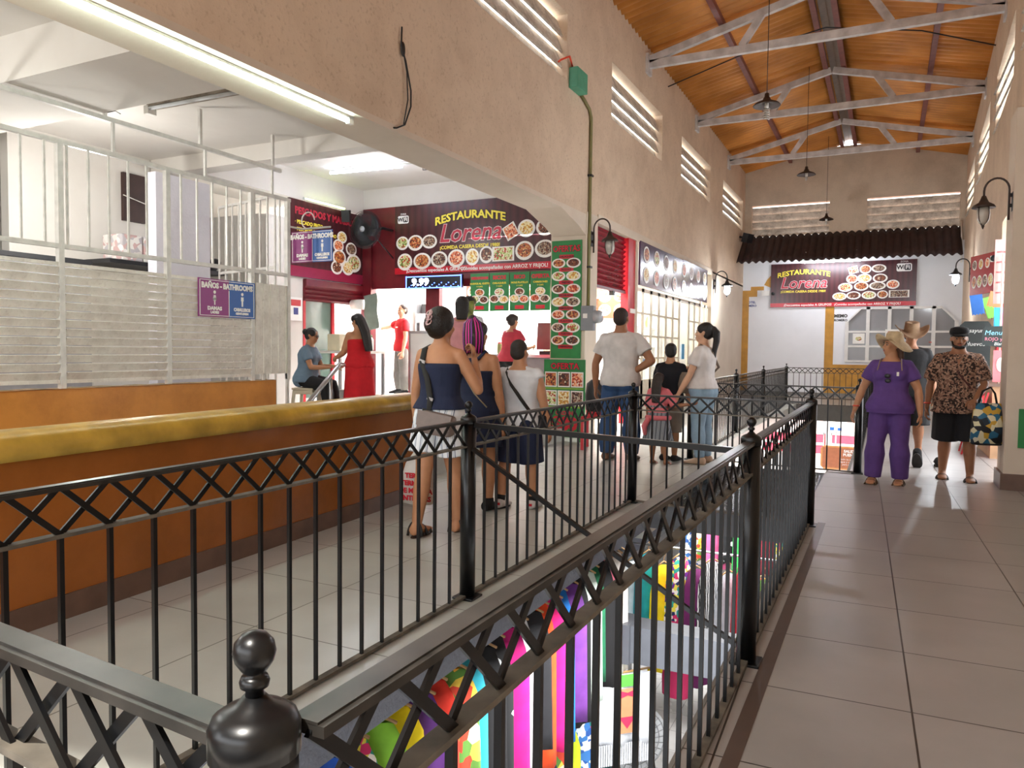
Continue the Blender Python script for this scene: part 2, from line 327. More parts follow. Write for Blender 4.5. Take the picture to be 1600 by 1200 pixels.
def truss(y, label):
    r = thing('roof_truss', label, 'roof truss', (-1.25, y, 6.7), group='steel trusses across the corridor')
    xl, xr = -2.95 + .02, rx(y) + 1.25 + .0
    MB().bar((xl, 0, .02), (xr, 0, .02), .1, .14).build('bottom_chord', m_steel, r)
    for s_, xe in ((-1, xl), (1, xr)):
        MB().bar((xe, 0, .1), (.02 * s_, 0, .82), .1, .13).build('top_chord', m_steel, r)
        MB().bar((xe * .42, 0, .08), (xe * .3, 0, .60), .09, .12).build('web_strut', m_steel, r)
        MB().box(xe - .03, xe + .03, -.14, .14, -.16, .2).build('bearing_plate', m_steel, r)
truss(10.07, 'steel truss closest overhead, largely above the picture'); truss(14.12, 'nearest complete grey steel truss'); truss(18.2, 'middle grey steel truss'); truss(22.25, 'farthest grey steel truss near the end wall')
# ---------------------------------------------------------------- low ceiling over the left stalls
struct('ceiling', MB().box(-11.5, -4.45, -3, 7.1, 3.82, 4.0).box(-11.5, -4.45, 7.1, 11.9, 4.2, 4.35), m_white)
struct('wall_back', MB().box(-8.7, -4.45, 11.27, 11.4, 3.84, 4.2), m_white)
struct('ceiling', MB().box(-11.5, -4.7, 3.75, 4.62, 3.45, 3.84).box(-11.5, -4.7, 7.05, 7.3, 3.62, 4.2).box(-11.5, -4.7, -.3, .6, 3.45, 3.84), m_white)
struct('ceiling', MB().box(-8.95, -8.64, 7.3, 11.3, 3.74, 4.22), m_white)
struct('wall_left', MB().box(-11.6, -11.4, -3, 15, -.5, 4.3), m_white)
struct('wall_left', MB().box(-11.5, -8.95, 7.05, 7.25, .2, 3.84), m_white)                       # end of the bathroom lobby
struct('wall_left', MB().box(-11.5, -6.5, -3, -2.8, -.5, 3.9), m_white)
struct('floor', MB().box(-11.5, -4.62, 5.75, 11.3, -.3, .38).box(-11.5, -5.4, 11.3, 15, -.3, .38).box(-4.62, -4.2, 5.9, 10.2, -.3, .19), m_tileL)
struct('floor', MB().box(-11.5, -6.6, -3, 5.75, -.3, .1), m_tileL)
struct('floor', MB().box(-6.4, -4.2, -3, 5.75, -.62, -.3), m_conc)
# stair well half wall with a rounded olive cap, orange wall under the louvred fence
def hw(y): return -3.5 - .055 * (y - 1.9)
mb = MB()
mb.prism([(hw(-3), -3, 0), (hw(5.6), 5.6, 0), (hw(5.6) - .24, 5.6, 0), (hw(-3) - .24, -3, 0)], (0, 0, .82))
struct('wall_left', mb, m_orangeD)
prof = [(.05, 0), (.055, .05), (.03, .1), (-.04, .125), (-.18, .125), (-.26, .1), (-.29, .05), (-.28, 0)]
mb = MB().loft([[(hw(y) + a, y, .8 + b) for a, b in prof] for y in (-3, 5.55, 5.68)], 0, True); struct('trim_7', mb, m_cap)
struct('baseboard_left', MB().prism([(hw(-3) + .012, -3, 0), (hw(5.6) + .012, 5.6, 0), (hw(5.6), 5.6, 0), (hw(-3), -3, 0)], (0, 0, .12)), m_brownbase)
struct('wall_left', MB().box(-6.62, -6.42, -3, 6.72, -.6, .94), m_orange)
mb = MB().grid(60, 4, lambda u, v: (-6.63 + .22 * v, -3 + 9.72 * u, .94 + .012 * sin(u * 90) * sin(v * 9)), 0)
struct('trim_8', mb, wall_mat('worn_cement_edge', '#a08f74', '#5c5346', .7, scale=6, speck=.5))
# building mass beyond the restaurants and below
struct('wall_left', MB().box(-11.5, -4.5, 20.3, 20.5, 0, 3.5).box(-11.5, -11.3, 11, 20.5, 0, 3.6), m_white)
struct('ceiling', MB().box(-11.5, -4.45, 11.9, 20.5, 3.5, 3.7), m_white)
struct('floor', MB().box(-11.5, -4.6, 15, 20.5, -.3, .0).box(-5.4, -4.6, 11.3, 15, -.3, .0), m_tileL)
struct('roof_outside', MB().prism([(-4.2, 25.6, 4.95), (2, 25.6, 4.95), (2, 28.5, 4.3), (-4.2, 28.5, 4.3)], (0, 0, -.1)), mat('red_roof_paint', '#b5482f', .8))
struct('wall_front_block', MB().box(-4.4, 2.2, -3.1, -3, 2.5, 5.2), m_cream)  # unseen wall added behind the camera to cut the open sky light
struct('floor', MB().box(-12, 6, -9, -3, -.3, -.02), m_tileR)  # unseen floor added behind the camera to cover the white world below
struct('wall_front_block', MB().box(-12, 6, -9.1, -9, -.3, 1.6), m_cream2)  # unseen low wall added to close off bright sky behind the camera
# ---------------------------------------------------------------- railings round the opening in the floor
m_black = mat('black_gloss_paint', '#0c0d0f', .3, var=.35, scale=14, spec=.4)
m_blackd = mat('dusty_black_rail', '#33302d', .32, var=.4, scale=18, col2='#1b1a18')
m_dust = mat('dusty_flat_bar', '#6f675b', .75, var=.35, scale=12, col2='#3c3832')
POST = None
def post(x, y, label, rh=.95, sc=1.):
    global POST
    if POST is None:
        r = thing('railing_post', label, 'post', (x, y, 0), group='black pipe railing posts')
        MB().lathe([(.041, .008), (.041, .955)], n=24).build('pipe', m_black, r)
        MB().lathe([(.0435, .93), (.0435, .957), (.040, .966), (.030, .973), (.018, .978), (.011, .986)], n=24).build('cap', m_black, r)
        MB().lathe([(.009, .984), (.0085, .992), (.0135, .995), (.0145, 1.0), (.0125, 1.005), (.008, 1.007), (.0125, 1.011), (.0185, 1.02), (.0205, 1.028), (.0185, 1.038), (.0115, 1.046), (.002, 1.049)], n=24).build('ball_finial', m_black, r)
        MB().box(-.06, .06, -.06, .06, 0, .012).build('base_plate', m_black, r, bevel=.003)
        POST = r
    else:
        r = dup(POST, (x, y, 0), label=label)
    return r
BAL = {}
def railing(p, q, label, gap=.041, zt=.941, zm=.812, zb=.05):
    p, q = Vector(p).to_3d(), Vector(q).to_3d(); d = q - p; L = d.length; a = math.atan2(d.y, d.x)
    r = thing('railing', label, 'railing', p, a, 'black iron railing panels')
    x0, x1 = gap, L - gap
    MB().bar((x0, 0, zt), (x1, 0, zt), .046, .012).bar((x0, 0, zt + .007), (x1, 0, zt + .007), .03, .004).build('top_rail', m_blackd, r)
    MB().bar((x0, 0, zm), (x1, 0, zm), .034, .01).build('middle_rail', m_dust, r)
    MB().bar((x0, 0, zb - .035), (x1, 0, zb - .035), .03, .014).build('bottom_rail', m_dust, r)
    n = max(2, round((x1 - x0) / .141)); w = (x1 - x0) / n; lb = MB()
    for i in range(n):
        xa, xb = x0 + w * i, x0 + w * (i + 1)
        lb.bar((xa, .005, zm), (xb, .005, zt), .016, .006, 0, (0, 1, 0)); lb.bar((xa, -.005, zt), (xb, -.005, zm), .016, .006, 0, (0, 1, 0))
    lb.build('lattice', m_black, r)
    first = None
    for i in range(1, n):
        if 'b' not in BAL: BAL['b'] = MB().box(-.0065, .0065, -.0065, .0065, zb - .03, zm).mesh('baluster'); BAL['b'].materials.append(m_black)
        o = bpy.data.objects.new('baluster', BAL['b']); COL.objects.link(o); o.parent = r; o.location = (x0 + w * i, 0, 0)
    return r
XL = -1.965
post(-.535, .53, 'nearest black railing post, its ball finial large at the bottom of the view')
post(XL, .64, 'railing post at the near left corner of the opening')
post(XL, 3.46, 'black railing post on the left aisle in front of the boy in the white vest')
post(XL, 6.36, 'black railing post on the left aisle beside the man in the white shirt')
post(-.5, 3.29, 'tall black railing post in the middle of the right walkway railing')
post(-.5, 6.16, 'black railing post at the far end of the near right walkway railing')
post(-.25, 9.1, 'dark railing post beside the woman in purple')
post(-2.13, 9.27, 'dark railing post behind the woman in pale jeans')
post(-2.2, 12.75, 'first post of the far left railing row beyond the pale jeans')
post(-2.28, 16.4, 'second post of the far left railing row')
post(-2.3, 20.6, 'corner post of the far railing near the white end wall')
post(-.28, 14.8, 'middle post of the far right railing, behind the woman in purple')
post(-.3, 20.6, 'far right corner post of the opening, behind the woman in purple')
railing((XL, -2.2), (XL, .64), 'left aisle railing panel closest to the camera, mostly left of the view')
railing((XL, .64), (XL, 3.46), 'black lattice railing panel along the left aisle in the foreground')
railing((XL, 3.46), (XL, 6.36), 'black lattice railing panel in front of the boy and the vertical menu')
railing((XL, 6.36), (-.5, 6.16), 'railing panel crossing the opening in front of the girl in pink')
railing((-.508, .53), (-.5, 3.29), 'foreground railing panel running along the right walkway')
railing((-.5, 3.29), (-.5, 6.16), 'second railing panel along the right walkway, seen edge on')
railing((-.535, .53), (XL, .64), 'short railing panel at the bottom left corner of the view')
railing((-2.13, 9.27), (-.25, 9.1), 'railing panel crossing behind the grating to the left of the woman in purple')
railing((-2.13, 9.27), (-2.2, 12.75), 'first far left railing panel beyond the pale jeans')
railing((-2.2, 12.75), (-2.28, 16.4), 'second far left railing panel')
railing((-2.28, 16.4), (-2.3, 20.6), 'last far left railing panel before the corner post')
railing((-2.3, 20.6), (-.3, 20.6), 'farthest railing panel in front of the white end wall')
railing((-.25, 9.1), (-.28, 14.8), 'far right railing panel behind the woman in purple')
railing((-.28, 14.8), (-.3, 20.6), 'last far right railing panel, hidden behind the woman in purple')
# brace across the opening
r = thing('brace_bar', 'black bars bracing the two railings across the opening', 'brace', (XL, 3.46, .9))
MB().bar((XL + .04, 3.46, .925), (-.54, 3.3, .9), .026, .026).build('cross_bar', m_black, r, world=True)
MB().bar((XL + .04, 3.44, .8), (-.54, 3.3, .06), .02, .02).build('diagonal_bar', m_black, r, world=True)
# expanded metal grating over the opening
def grating(x0, x1, y0, y1, z):
    mb = MB(); nx = 26; ny = 46; w = (x1 - x0) / nx; h = (y1 - y0) / ny
    for j in range(ny + 1): mb.box(x0, x1, y0 + h * j - .017, y0 + h * j + .017, z - .012, z)
    for i in range(nx + 1): mb.box(x0 + w * i - .014, x0 + w * i + .014, y0, y1, z - .012, z)
    return mb
o = grating(-1.83, -.58, 6.42, 9.02, -.02).build('floor_grating', m_black); tag(o, 'dark perforated steel grating bridging the opening between two cross railings', 'grating')
o = MB().bar((-1.82, 6.36, -.1), (-.575, 6.36, -.1), .08, .2).build('steel_beam', mat('dark_grey_steel', '#4a4c50', .5)); tag(o, 'dark steel edge beam under the front of the grating', 'beam')
o = MB().bar((-1.82, 9.06, -.12), (-.36, 9.06, -.12), .08, .2).build('steel_beam', MATS['dark_grey_steel']); tag(o, 'dark steel edge beam under the back of the grating', 'beam')
# ---------------------------------------------------------------- signs
m_wood = ramp_mat('maroon_plank_print', ['#3a161a', '#471b20', '#40191d', '#4c1e24'], 'wave', 2.2, .32, (1, 0, .05), const=False)
m_red = mat('red_print', '#c4152a', .35, var=.05); m_yel = mat('yellow_letter', '#f2e04a', .5, var=.03); m_wht = mat('white_letter', '#f4f2ee', .5, var=.03)
m_cri = mat('crimson_letter', '#b5283e', .5, var=.1); m_ink = mat('dark_letter_edge', '#14090a', .5, var=.05); m_rim = mat('plate_white', '#eceae4', .4, var=.06)
m_green = mat('green_print', '#1f7d3c', .45, var=.15); m_navy = mat('navy_print', '#2a3a86', .5, var=.05)
FOOD = [ramp_mat('food_print_%s' % n, c, 'voronoi', 42, .45) for n, c in (('stew', ['#8a3318', '#b4552a', '#5c2410', '#c98a4a', '#dfb27a']), ('salad', ['#5d7a2c', '#c8d08a', '#b53a22', '#e8e2c0', '#8a9a3a']),
        ('mole', ['#4a2114', '#6b3018', '#3a180e', '#8a5030', '#d8c8a8']), ('rice', ['#e0b64a', '#e8d9a0', '#c9923a', '#f0e6c0', '#a8642a']), ('shrimp', ['#c44a22', '#e07a48', '#f0b48a', '#a03018', '#e8d8c0']), ('beans', ['#5a2a1e', '#8f7058', '#40201a', '#b8a890', '#7a4a34']))]
def plate(parent, x, z, a, b, k, y=-.012, square=False, rot=0.):
    mb = MB()
    if square:
        pts = [(-a, -b), (a, -b), (a, b), (-a, b)]
        R = lambda s_: [(x + (u * cos(rot) - w * sin(rot)) * s_, y if s_ == 1 else y - .003, z + (u * sin(rot) + w * cos(rot)) * s_) for u, w in pts]
        mb.prism(R(1), (0, -.003, 0), 0); mb.prism(R(.84), (0, -.003, 0), 1)
    else:
        disc(mb, x, z, a, b, y, 0, 22, rot); disc(mb, x, z + b * .04, a * .76, b * .74, y - .003, 1, 20, rot)
    return mb.build('food_picture', [m_rim, FOOD[k % 6]], parent)
def wifi(parent, x, z, s, y=-.012):
    mb = MB(); n = 5; pts = []
    for cx, cz, a0 in ((.36, .16, 0), (-.36, .16, 90), (-.36, -.16, 180), (.36, -.16, 270)):
        for i in range(n): t = radians(a0 + 90 * i / (n - 1)); pts.append((x + s * (cx + .12 * cos(t)), y, z + s * (cz + .12 * sin(t))))
    mb.prism(pts, (0, -.003, 0), 0); mb.box(x + .04 * s, x + .40 * s, y - .006, y - .003, z - .2 * s, z + .2 * s, 1)
    mb.build('wifi_badge', [m_wht, m_ink], parent)
    text('lettering', 'Wi', parent, m_ink, x - .22 * s, z, y - .004, .40 * s, bold=.012 * s); text('lettering', 'Fi', parent, m_wht, x + .22 * s, z, y - .007, .38 * s, bold=.012 * s)
    text('lettering', 'ZONA', parent, m_wht, x, z + .40 * s, y, .17 * s)
def lorena(r, cx, W, H, plates, wf, lx, strip_t):
    MB().box(0, W, -.01, .03, 0, H).build('board', m_wood, r)
    MB().box(0, W, -.014, -.009, 0, .095 * H).build('red_strip', m_red, r)
    text('lettering', 'RESTAURANTE', r, m_ink, lx, .80 * H, -.012, .155 * H, bold=.016, arch=.075 * H, sx=1.10)
    text('lettering', 'RESTAURANTE', r, m_yel, lx, .80 * H, -.016, .155 * H, bold=.006, arch=.075 * H, sx=1.10, label='yellow arched lettering')
    text('lettering', 'Lorena', r, m_rim, lx, .545 * H, -.012, .36 * H, bold=.014, shear=.25, sx=.98); text('lettering', 'Lorena', r, m_cri, lx, .545 * H, -.016, .36 * H, bold=.006, shear=.25, sx=.98, label='crimson slanted lettering')
    text('lettering', '¡COMIDA CASERA DESDE 1980!', r, m_yel, lx, .355 * H, -.012, .07 * H, bold=.002, sx=1.0)
    text('lettering', '¡Descuentos especiales A GRUPOS!', r, m_wht, W * .27, .045 * H, -.016, .07 * H, bold=.0015); text('lettering', '¡Comidas acompañadas con ARROZ Y FRIJOL!', r, m_wht, W * .68, .045 * H, -.016, .07 * H, bold=.0015)
    for i, p in enumerate(plates): plate(r, p[0] * W, p[1] * H, p[2] * H, p[3] * H, (i * 5 + 1) % 6, -.012 - .0008 * (i % 4), len(p) > 4 and p[4] > 0, p[5] if len(p) > 5 else 0)
    for u, v, s_ in wf: wifi(r, u * W, v * H, s_)
F = 355.
def pl(px, py, a=.135, b=.115, *k): return ((px - 640) / 795, (752 - py) / F, a, b) + k
r = thing('restaurant_sign', 'large maroon restaurant sign with nine dishes in its lower row, over the counter', 'sign', (-7.9, 11.22, 2.64), 0, 'maroon restaurant signs')
lorena(r, 0, 3.2, 1.2, [pl(680, 590, .11, .1), pl(748, 592), pl(820, 590, .13, .1), pl(1212, 565, .1, .1, 1, .5), pl(1283, 556, .13, .12), pl(1366, 556), pl(693, 688, .13, .125), pl(783, 688, .15, .12), pl(870, 685, .14, .12), pl(955, 683, .14, .13), pl(1033, 680, .11, .12), pl(1100, 672, .11, .12), pl(1178, 672, .17, .1, 1), pl(1275, 662, .14, .13), pl(1366, 658, .15, .12)], [(.055, .80, .24), (.925, .87, .28)], 3.2 * .475, 0)
r = thing('restaurant_sign', 'maroon restaurant sign with a pyramid of dishes, on the white end wall under the awning', 'sign', (-3.34, 25.13, 2.75), 0, 'maroon restaurant signs')
def p2(px, py, a=.15, b=.1, *k): return ((px - 365) / 790, (412 - py) / 240, a, b) + k
lorena(r, 0, 4.07, 1.35, [p2(825, 218, .1, .08, 1, .25), p2(890, 216, .12, .1), p2(960, 214, .15, .09), p2(820, 266, .12, .1), p2(885, 264, .15, .1), p2(968, 266, .15, .1), p2(785, 310, .15, .1), p2(870, 306, .15, .1), p2(955, 306, .17, .09), p2(1035, 300, .13, .1), p2(755, 358, .15, .09), p2(830, 354, .15, .09), p2(912, 354, .15, .09), p2(983, 352, .11, .09), p2(1068, 350, .2, .08, 1)], [(.918, .83, .42)], 4.07 * .236, 0)
# seafood sign on the side wall, faces +x
r = thing('seafood_sign', 'maroon seafood menu sign with red heading behind the wall fan', 'sign', (-8.62, 9.32, 2.48), pi / 2)
MB().box(0, 1.92, -.01, .03, 0, 1.24).build('board', m_wood, r); MB().box(0, 1.92, -.014, -.009, 0, .17).build('red_strip', mat('purple_red_print', '#8f1d3f', .3), r)
text('lettering', 'PESCADOS Y MARISCOS', r, m_cri, .94, 1.06, -.014, .16, bold=.006, sx=.95)
for i, t in enumerate(('PESCADO FRITO', 'PESCADO ZARANDEADO', 'CAMARONES', 'AGUACHILE', 'CEVICHE', 'COCTELES')): text('lettering', '· ' + t, r, m_yel, .12, .88 - .115 * i, -.014, .085, 'LEFT', bold=.002)
for i, (x, z, a) in enumerate(((1.3, .78, .13), (1.2, .62, .14), (1.55, .6, .15), (1.22, .42, .18), (1.62, .36, .2), (1.15, .24, .15), (1.45, .26, .16))): plate(r, x, z, a, a * .8, i + 3, -.012 - .001 * i)
# vertical menus on the pillar
r = thing('vertical_menu', 'tall narrow green menu banner on the pillar', 'sign', (-4.755, 10.975, 1.2), 0)
MB().box(0, .5, -.004, .02, 0, 1.83).build('banner', m_green, r)
text('lettering', 'OFERTAS', r, m_ink, .25, 1.70, -.006, .13, bold=.008, sx=.85); text('lettering', 'OFERTAS', r, m_red, .25, 1.70, -.009, .13, bold=.003, sx=.85)
for i, t in enumerate(('CHILAQUILES', 'POZOLE', 'FAJITAS', 'ENCHILADAS', 'ENMOLADAS', 'FLAUTAS', 'TORTAS', 'CAMARONES')):
    z = 1.58 - .2 * i; mb = MB(); mb.box(.13, .37, -.008, -.004, z - .03, z + .03); mb.build('red_tab', m_red, r); text('lettering', t, r, m_ink, .25, z, -.009, .043, bold=.001)
    if i < 7: plate(r, .12, z - .1, .115, .075, i, -.006); plate(r, .37, z - .1, .12, .078, i + 2, -.007)
r = thing('offer_board', 'standing green offer board with photos of dishes at the foot of the pillar', 'sign', (-4.50, 10.15, 0.0), 0)
MB().box(0, .64, 0, .03, .06, 1.19).box(.04, .1, .0, .25, 0, .07).box(.54, .6, .0, .25, 0, .07).build('board', m_green, r)
text('lettering', 'OFERTA', r, m_ink, .33, 1.09, -.004, .12, bold=.008); text('lettering', 'OFERTA', r, m_red, .33, 1.09, -.008, .12, bold=.003)
for i in range(6): plate(r, .115 + .205 * (i % 3), .90 - .27 * (i // 3), .095, .11, i * 2 + i // 3, -.004, True)
for i, z in enumerate((.77, .50)): MB().box(.02, .62, -.003, 0, z - .012, z + .012).build('green_band', mat('light_green_band', '#7fae3c', .5), r)
text('lettering', '$80', r, m_red, .33, .25, -.004, .26, bold=.014); text('lettering', 'ORDEN', r, m_cri, .33, .41, -.004, .08, bold=.004)
# four green offer posters over the counter
for i, (t, s_) in enumerate((('DESAYUNOS', 'HUEVOS AL GUSTO'), ('RICOS', 'CHILAQUILES'), ('RICO', 'MOLE PLATILLO'), ('OFERTA', 'CAMARONES'))):
    r = thing('offer_poster', ['leftmost green offer poster over the counter', 'second green offer poster from the left over the counter', 'third green offer poster from the left over the counter', 'green offer poster over the counter next to the vertical menu'][i], 'poster', (-6.30 + .37 * i, 11.12, 1.96), 0, 'green offer posters')
    MB().box(0, .355, -.004, .004, 0, .63).build('sheet', m_green, r); text('lettering', t, r, m_red, .178, .55, -.006, .085 if len(t) < 8 else .055, bold=.005); text('lettering', s_, r, m_yel, .178, .46, -.006, .042, bold=.001); text('lettering', 'Y CAFE', r, m_yel, .178, .41, -.006, .036)
    for k, (x, z) in enumerate(((.18, .31), (.09, .2), (.26, .19))): plate(r, x, z, .09, .065, k + i, -.006 - .001 * k)
    MB().box(.1, .26, -.007, -.004, .03, .09).build('price_tab', m_red, r)
# long dish signs over the glazed shop front, facing +x
r = thing('dish_banner', 'long glossy dark banner with two rows of dishes over the white glazed doors', 'sign', (-4.17, 13.76, 2.56), pi / 2)
m_gl = ramp_mat('glossy_violet_print', ['#4a3448', '#57405a', '#423044'], 'noise', 2, .2, const=False)
MB().box(0, 3.25, -.01, .03, 0, .82).build('board', m_gl, r); MB().box(3.27, 5.85, -.012, .03, .02, .84).build('board', m_gl, r)
for i in range(8):
    for j in range(2): plate(r, .38 + .72 * i + (.1 if i > 3 else 0), .60 - .38 * j, .2, .16, i + j * 3, -.014)
# LED ticker
r = thing('led_ticker', 'glowing blue scrolling LED ticker under the restaurant sign', 'led sign', (-7.55, 11.06, 2.36), 0)
MB().box(0, 1.12, -.02, .05, 0, .22).build('case', mat('ticker_case', '#101320', .4), r)
mb = MB(); m_led = mat('blue_led', '#4a6cff', .4, emit=5.)
for a in ((0, 1.12, .2, .215), (0, 1.12, .005, .02), (0, .018, 0, .22), (1.102, 1.12, 0, .22)): rect(mb, a[0], a[1], a[2], a[3], -.02)
for i in range(22): x = .06 + i * .047; rect(mb, x, x + .02, .025 + .03 * ((i * 7) % 3), .04 + .03 * ((i * 7) % 3), -.02)
mb.build('led_border', m_led, r)
text('lettering', '9.99', r, mat('pale_led', '#c8d4ff', .4, emit=6.), .3, .11, -.024, .17, bold=.006, sx=1.2)
# ---------------------------------------------------------------- restaurant front and kitchen
m_mar = mat('dark_red_frame', '#6d1622', .35, var=.2); m_redp = mat('bright_red_paint', '#c01522', .4, var=.1); m_stl = mat('brushed_steel', '#b8b8ba', .3, metal=.9, var=.1)
m_lite = mat('kitchen_white', '#f6f6f2', .5, var=.04); m_grey = mat('mid_grey_paint', '#8d8f92', .5); m_dk = mat('dark_plastic', '#1c1d20', .45, var=.2); m_pink = mat('pink_panel', '#d9b8b4', .6)
struct('wall_back', MB().box(-11.4, -4.7, 15.0, 15.1, .38, 3.5), m_lite)
struct('wall_left', MB().box(-8.8, -8.62, 11.3, 15.0, .38, 3.5).box(-9.0, -8.66, 8.9, 9.68, .38, 3.4).box(-8.8, -8.66, 9.68, 11.3, 2.45, 3.4).box(-10.6, -10.5, 8.9, 11.3, .38, 3.5).box(-10.6, -8.8, 11.3, 11.4, .38, 3.4).box(-10.6, -8.8, 8.85, 8.95, .38, 3.4), m_white)
struct('wall_back', MB().box(-8.65, -4.75, 11.26, 11.3, 2.4, 3.85), m_mar)
o = MB().box(-8.64, -8.42, 11.2, 11.36, .38, 3.75).build('door_post', m_mar); tag(o, 'dark red post at the left corner of the restaurant front, below the wall fan', 'post')
o = MB().box(-7.28, -7.0, 11.26, 11.38, 1.3, 2.42).build('door_post', m_mar); tag(o, 'dark red post between the doorway and the serving window', 'post')
r = thing('serving_counter', 'long counter under the green offer posters where customers order', 'counter', (-6.0, 11.5, 0), 0)
MB().box(-1.0, 1.18, -.1, .35, .0, 1.2).build('front_panel', m_grey, r); MB().box(-1.05, 1.2, -.18, .4, 1.2, 1.25).build('worktop', m_stl, r)
o = MB().rbox((-7.5, 11.9, .83), (.45, .35, .9)).build('trash_bin', m_grey); tag(o, 'grey bin behind the man in the red polo shirt', 'bin')
o = MB().box(-7.55, -7.02, 11.2, 11.24, .38, 1.28).build('low_panel', m_pink); tag(o, 'pale pink low panel beside the doorway', 'panel')
# items on the counter
def jar(x, y, z, h, r_, m_, label, lid=m_redp):
    t = thing('counter_jar', label, 'jar', (x, y, z)); MB().lathe([(r_ * .9, 0), (r_, .02), (r_, h * .8), (r_ * .8, h * .9)], n=14).build('jar_body', m_, t); MB().lathe([(r_ * .84, h * .88), (r_ * .84, h)], n=14).build('lid', lid, t)
t = thing('cash_register', 'dark point of sale screen on the counter beside the vertical menu', 'register', (-4.98, 11.35, 1.25)); MB().rbox((0, 0, .03), (.2, .2, .06)).build('stand', m_dk, t); MB().rbox((0, -.02, .3), (.34, .03, .44), (-.1, 0, 0)).build('screen', mat('dull_red_screen', '#6a3a3c', .3), t)
jar(-5.5, 11.4, 1.25, .16, .06, mat('amber_jar', '#b06a3a', .3), 'amber jar on the counter left of the dark screen')
jar(-5.9, 11.45, 1.25, .2, .05, mat('olive_jar', '#7d7a4a', .3), 'olive jar on the counter near the middle')
jar(-6.3, 11.42, 1.25, .22, .06, mat('pale_jar', '#cfc6b4', .3), 'pale jar on the counter by the red post', m_grey)
def menu_light(label, x, y, z, w, h, rz, n, m_):
    r = thing('menu_board', label, 'menu board', (x, y, z), rz); MB().box(0, w, 0, .04, 0, h).build('panel', m_, r)
    for i in range(n):
        for j in range(2): plate(r, w * (i + .5) / n, h * (.72 - .45 * j), w / n * .4, h * .19, i + j * 2, -.004)
m_mb = mat('brown_menu_print', '#6b3a2c', .4, var=.2); m_mb2 = mat('terracotta_menu_print', '#a4482c', .4, var=.15)
menu_light('menu board with round dishes on the kitchen wall seen through the doorway', -10.4 + 1.85, 14.9, 2.45, 1.35, .62, 0, 4, m_mb)
menu_light('menu board with dishes high on the kitchen wall left of the green posters', -7.1, 14.9, 2.4, 1.5, .55, 0, 5, m_mb)
menu_light('terracotta menu board of dishes inside under the raised shutter', -5.75, 14.9, 2.0, 1.0, .62, 0, 3, m_mb2)
# shelves and appliances seen through the doorway
t = thing('kitchen_shelf', 'shelf unit with boxes on the kitchen wall left of the man in red', 'shelf', (-8.5, 13.2, .38))
MB().box(-.02, .3, -.4, .4, 1.25, 1.28).box(-.02, .3, -.4, .4, 1.62, 1.65).box(-.02, .0, -.4, .4, 0, 2.0).build('shelf_frame', m_stl, t)
for i, (y, z, c) in enumerate(((-.22, 1.28, m_grey), (.12, 1.28, m_dk), (-.15, 1.65, m_dk), (.2, 1.65, m_lite))): o = MB().rbox((-8.36, 13.2 + y, .38 + z + .1), (.2, .24, .2)).build('kitchen_box', c); tag(o, ['grey box on the lower shelf left of the man in red', 'black box on the lower shelf left of the man in red', 'black box on the upper shelf left of the man in red', 'white box on the upper shelf left of the man in red'][i], 'box')
t = thing('refrigerator', 'steel fridge behind the man in the red polo', 'fridge', (-8.2, 14.4, .38)); MB().box(-.35, .35, -.3, .3, 0, 1.75).build('cabinet', m_grey, t); MB().box(-.34, .34, -.33, -.3, .05, 1.7).build('door', m_stl, t); MB().bar((.26, -.36, .7), (.26, -.36, 1.2), .02).build('handle', m_dk, t)
o = MB().box(-8.58, -7.3, 11.34, 12.1, .38, .48).build('kitchen_step', m_lite); tag(o, 'white step under the feet of the man in red', 'step')
t = thing('cleaning_bottle', 'yellow and green plastic bottle on the kitchen floor by the man in red', 'bottle', (-7.62, 11.6, .48)); MB().lathe([(.07, 0), (.08, .02), (.08, .12)], n=14).build('green_base', mat('bottle_green', '#7fcf7a', .3), t); MB().lathe([(.08, .12), (.08, .2), (.05, .25)], n=14).build('yellow_label', mat('bottle_yellow', '#e2b52a', .3), t); MB().lathe([(.05, .25), (.03, .3), (.03, .34)], n=14).build('cap', mat('bottle_cap', '#a8e0d8', .3), t)
# side shop (seafood) doorway, things inside and in front
t = thing('roller_shutter', 'rolled down edge of a red shutter under the seafood sign', 'shutter', (-8.64, 10.45, 2.1))
MB().prism([(0, -.76, 0), (.04, -.76, .03), (.0, -.76, .06), (.04, -.76, .1), (0, -.76, .13), (.04, -.76, .17), (0, -.76, .2), (.05, -.76, .25), (.05, -.76, .36), (-.06, -.76, .36), (-.06, -.76, 0)], (0, 1.55, 0)).build('slats', m_mar, t)
t = thing('side_doorway', 'bright red framed doorway with frosted green glass under the seafood sign', 'doorway', (-8.7, 10.4, .38))
MB().box(-.02, .02, -.68, .0, .1, 1.75).build('glass_panel', mat('green_grey_glass', '#7f9488', .15, var=.35, scale=1.5, col2='#4a5d54'), t); MB().box(-.04, .05, -.72, -.66, 0, 1.8).box(-.04, .05, .0, .07, 0, 1.8).box(-.04, .05, -.72, .07, 1.72, 1.8).build('frame', m_redp, t)
o = MB().box(-9.9, -9.85, 10.45, 11.25, .38, 2.4).build('red_partition', m_redp); tag(o, 'red partition inside the side shop behind the woman in red', 'partition')
o = MB().box(-8.64, -8.62, 9.32, 9.62, 1.76, 2.14).build('wall_notice', m_lite); tag(o, 'white notice with a red heading on the wall above the seated woman', 'notice')
o = MB().box(-8.618, -8.612, 9.36, 9.58, 2.0, 2.1).build('heading', m_redp, o); o = MB().box(-8.618, -8.612, 9.42, 9.52, 1.86, 1.97).build('picture', m_navy, bpy.data.objects['wall_notice'])
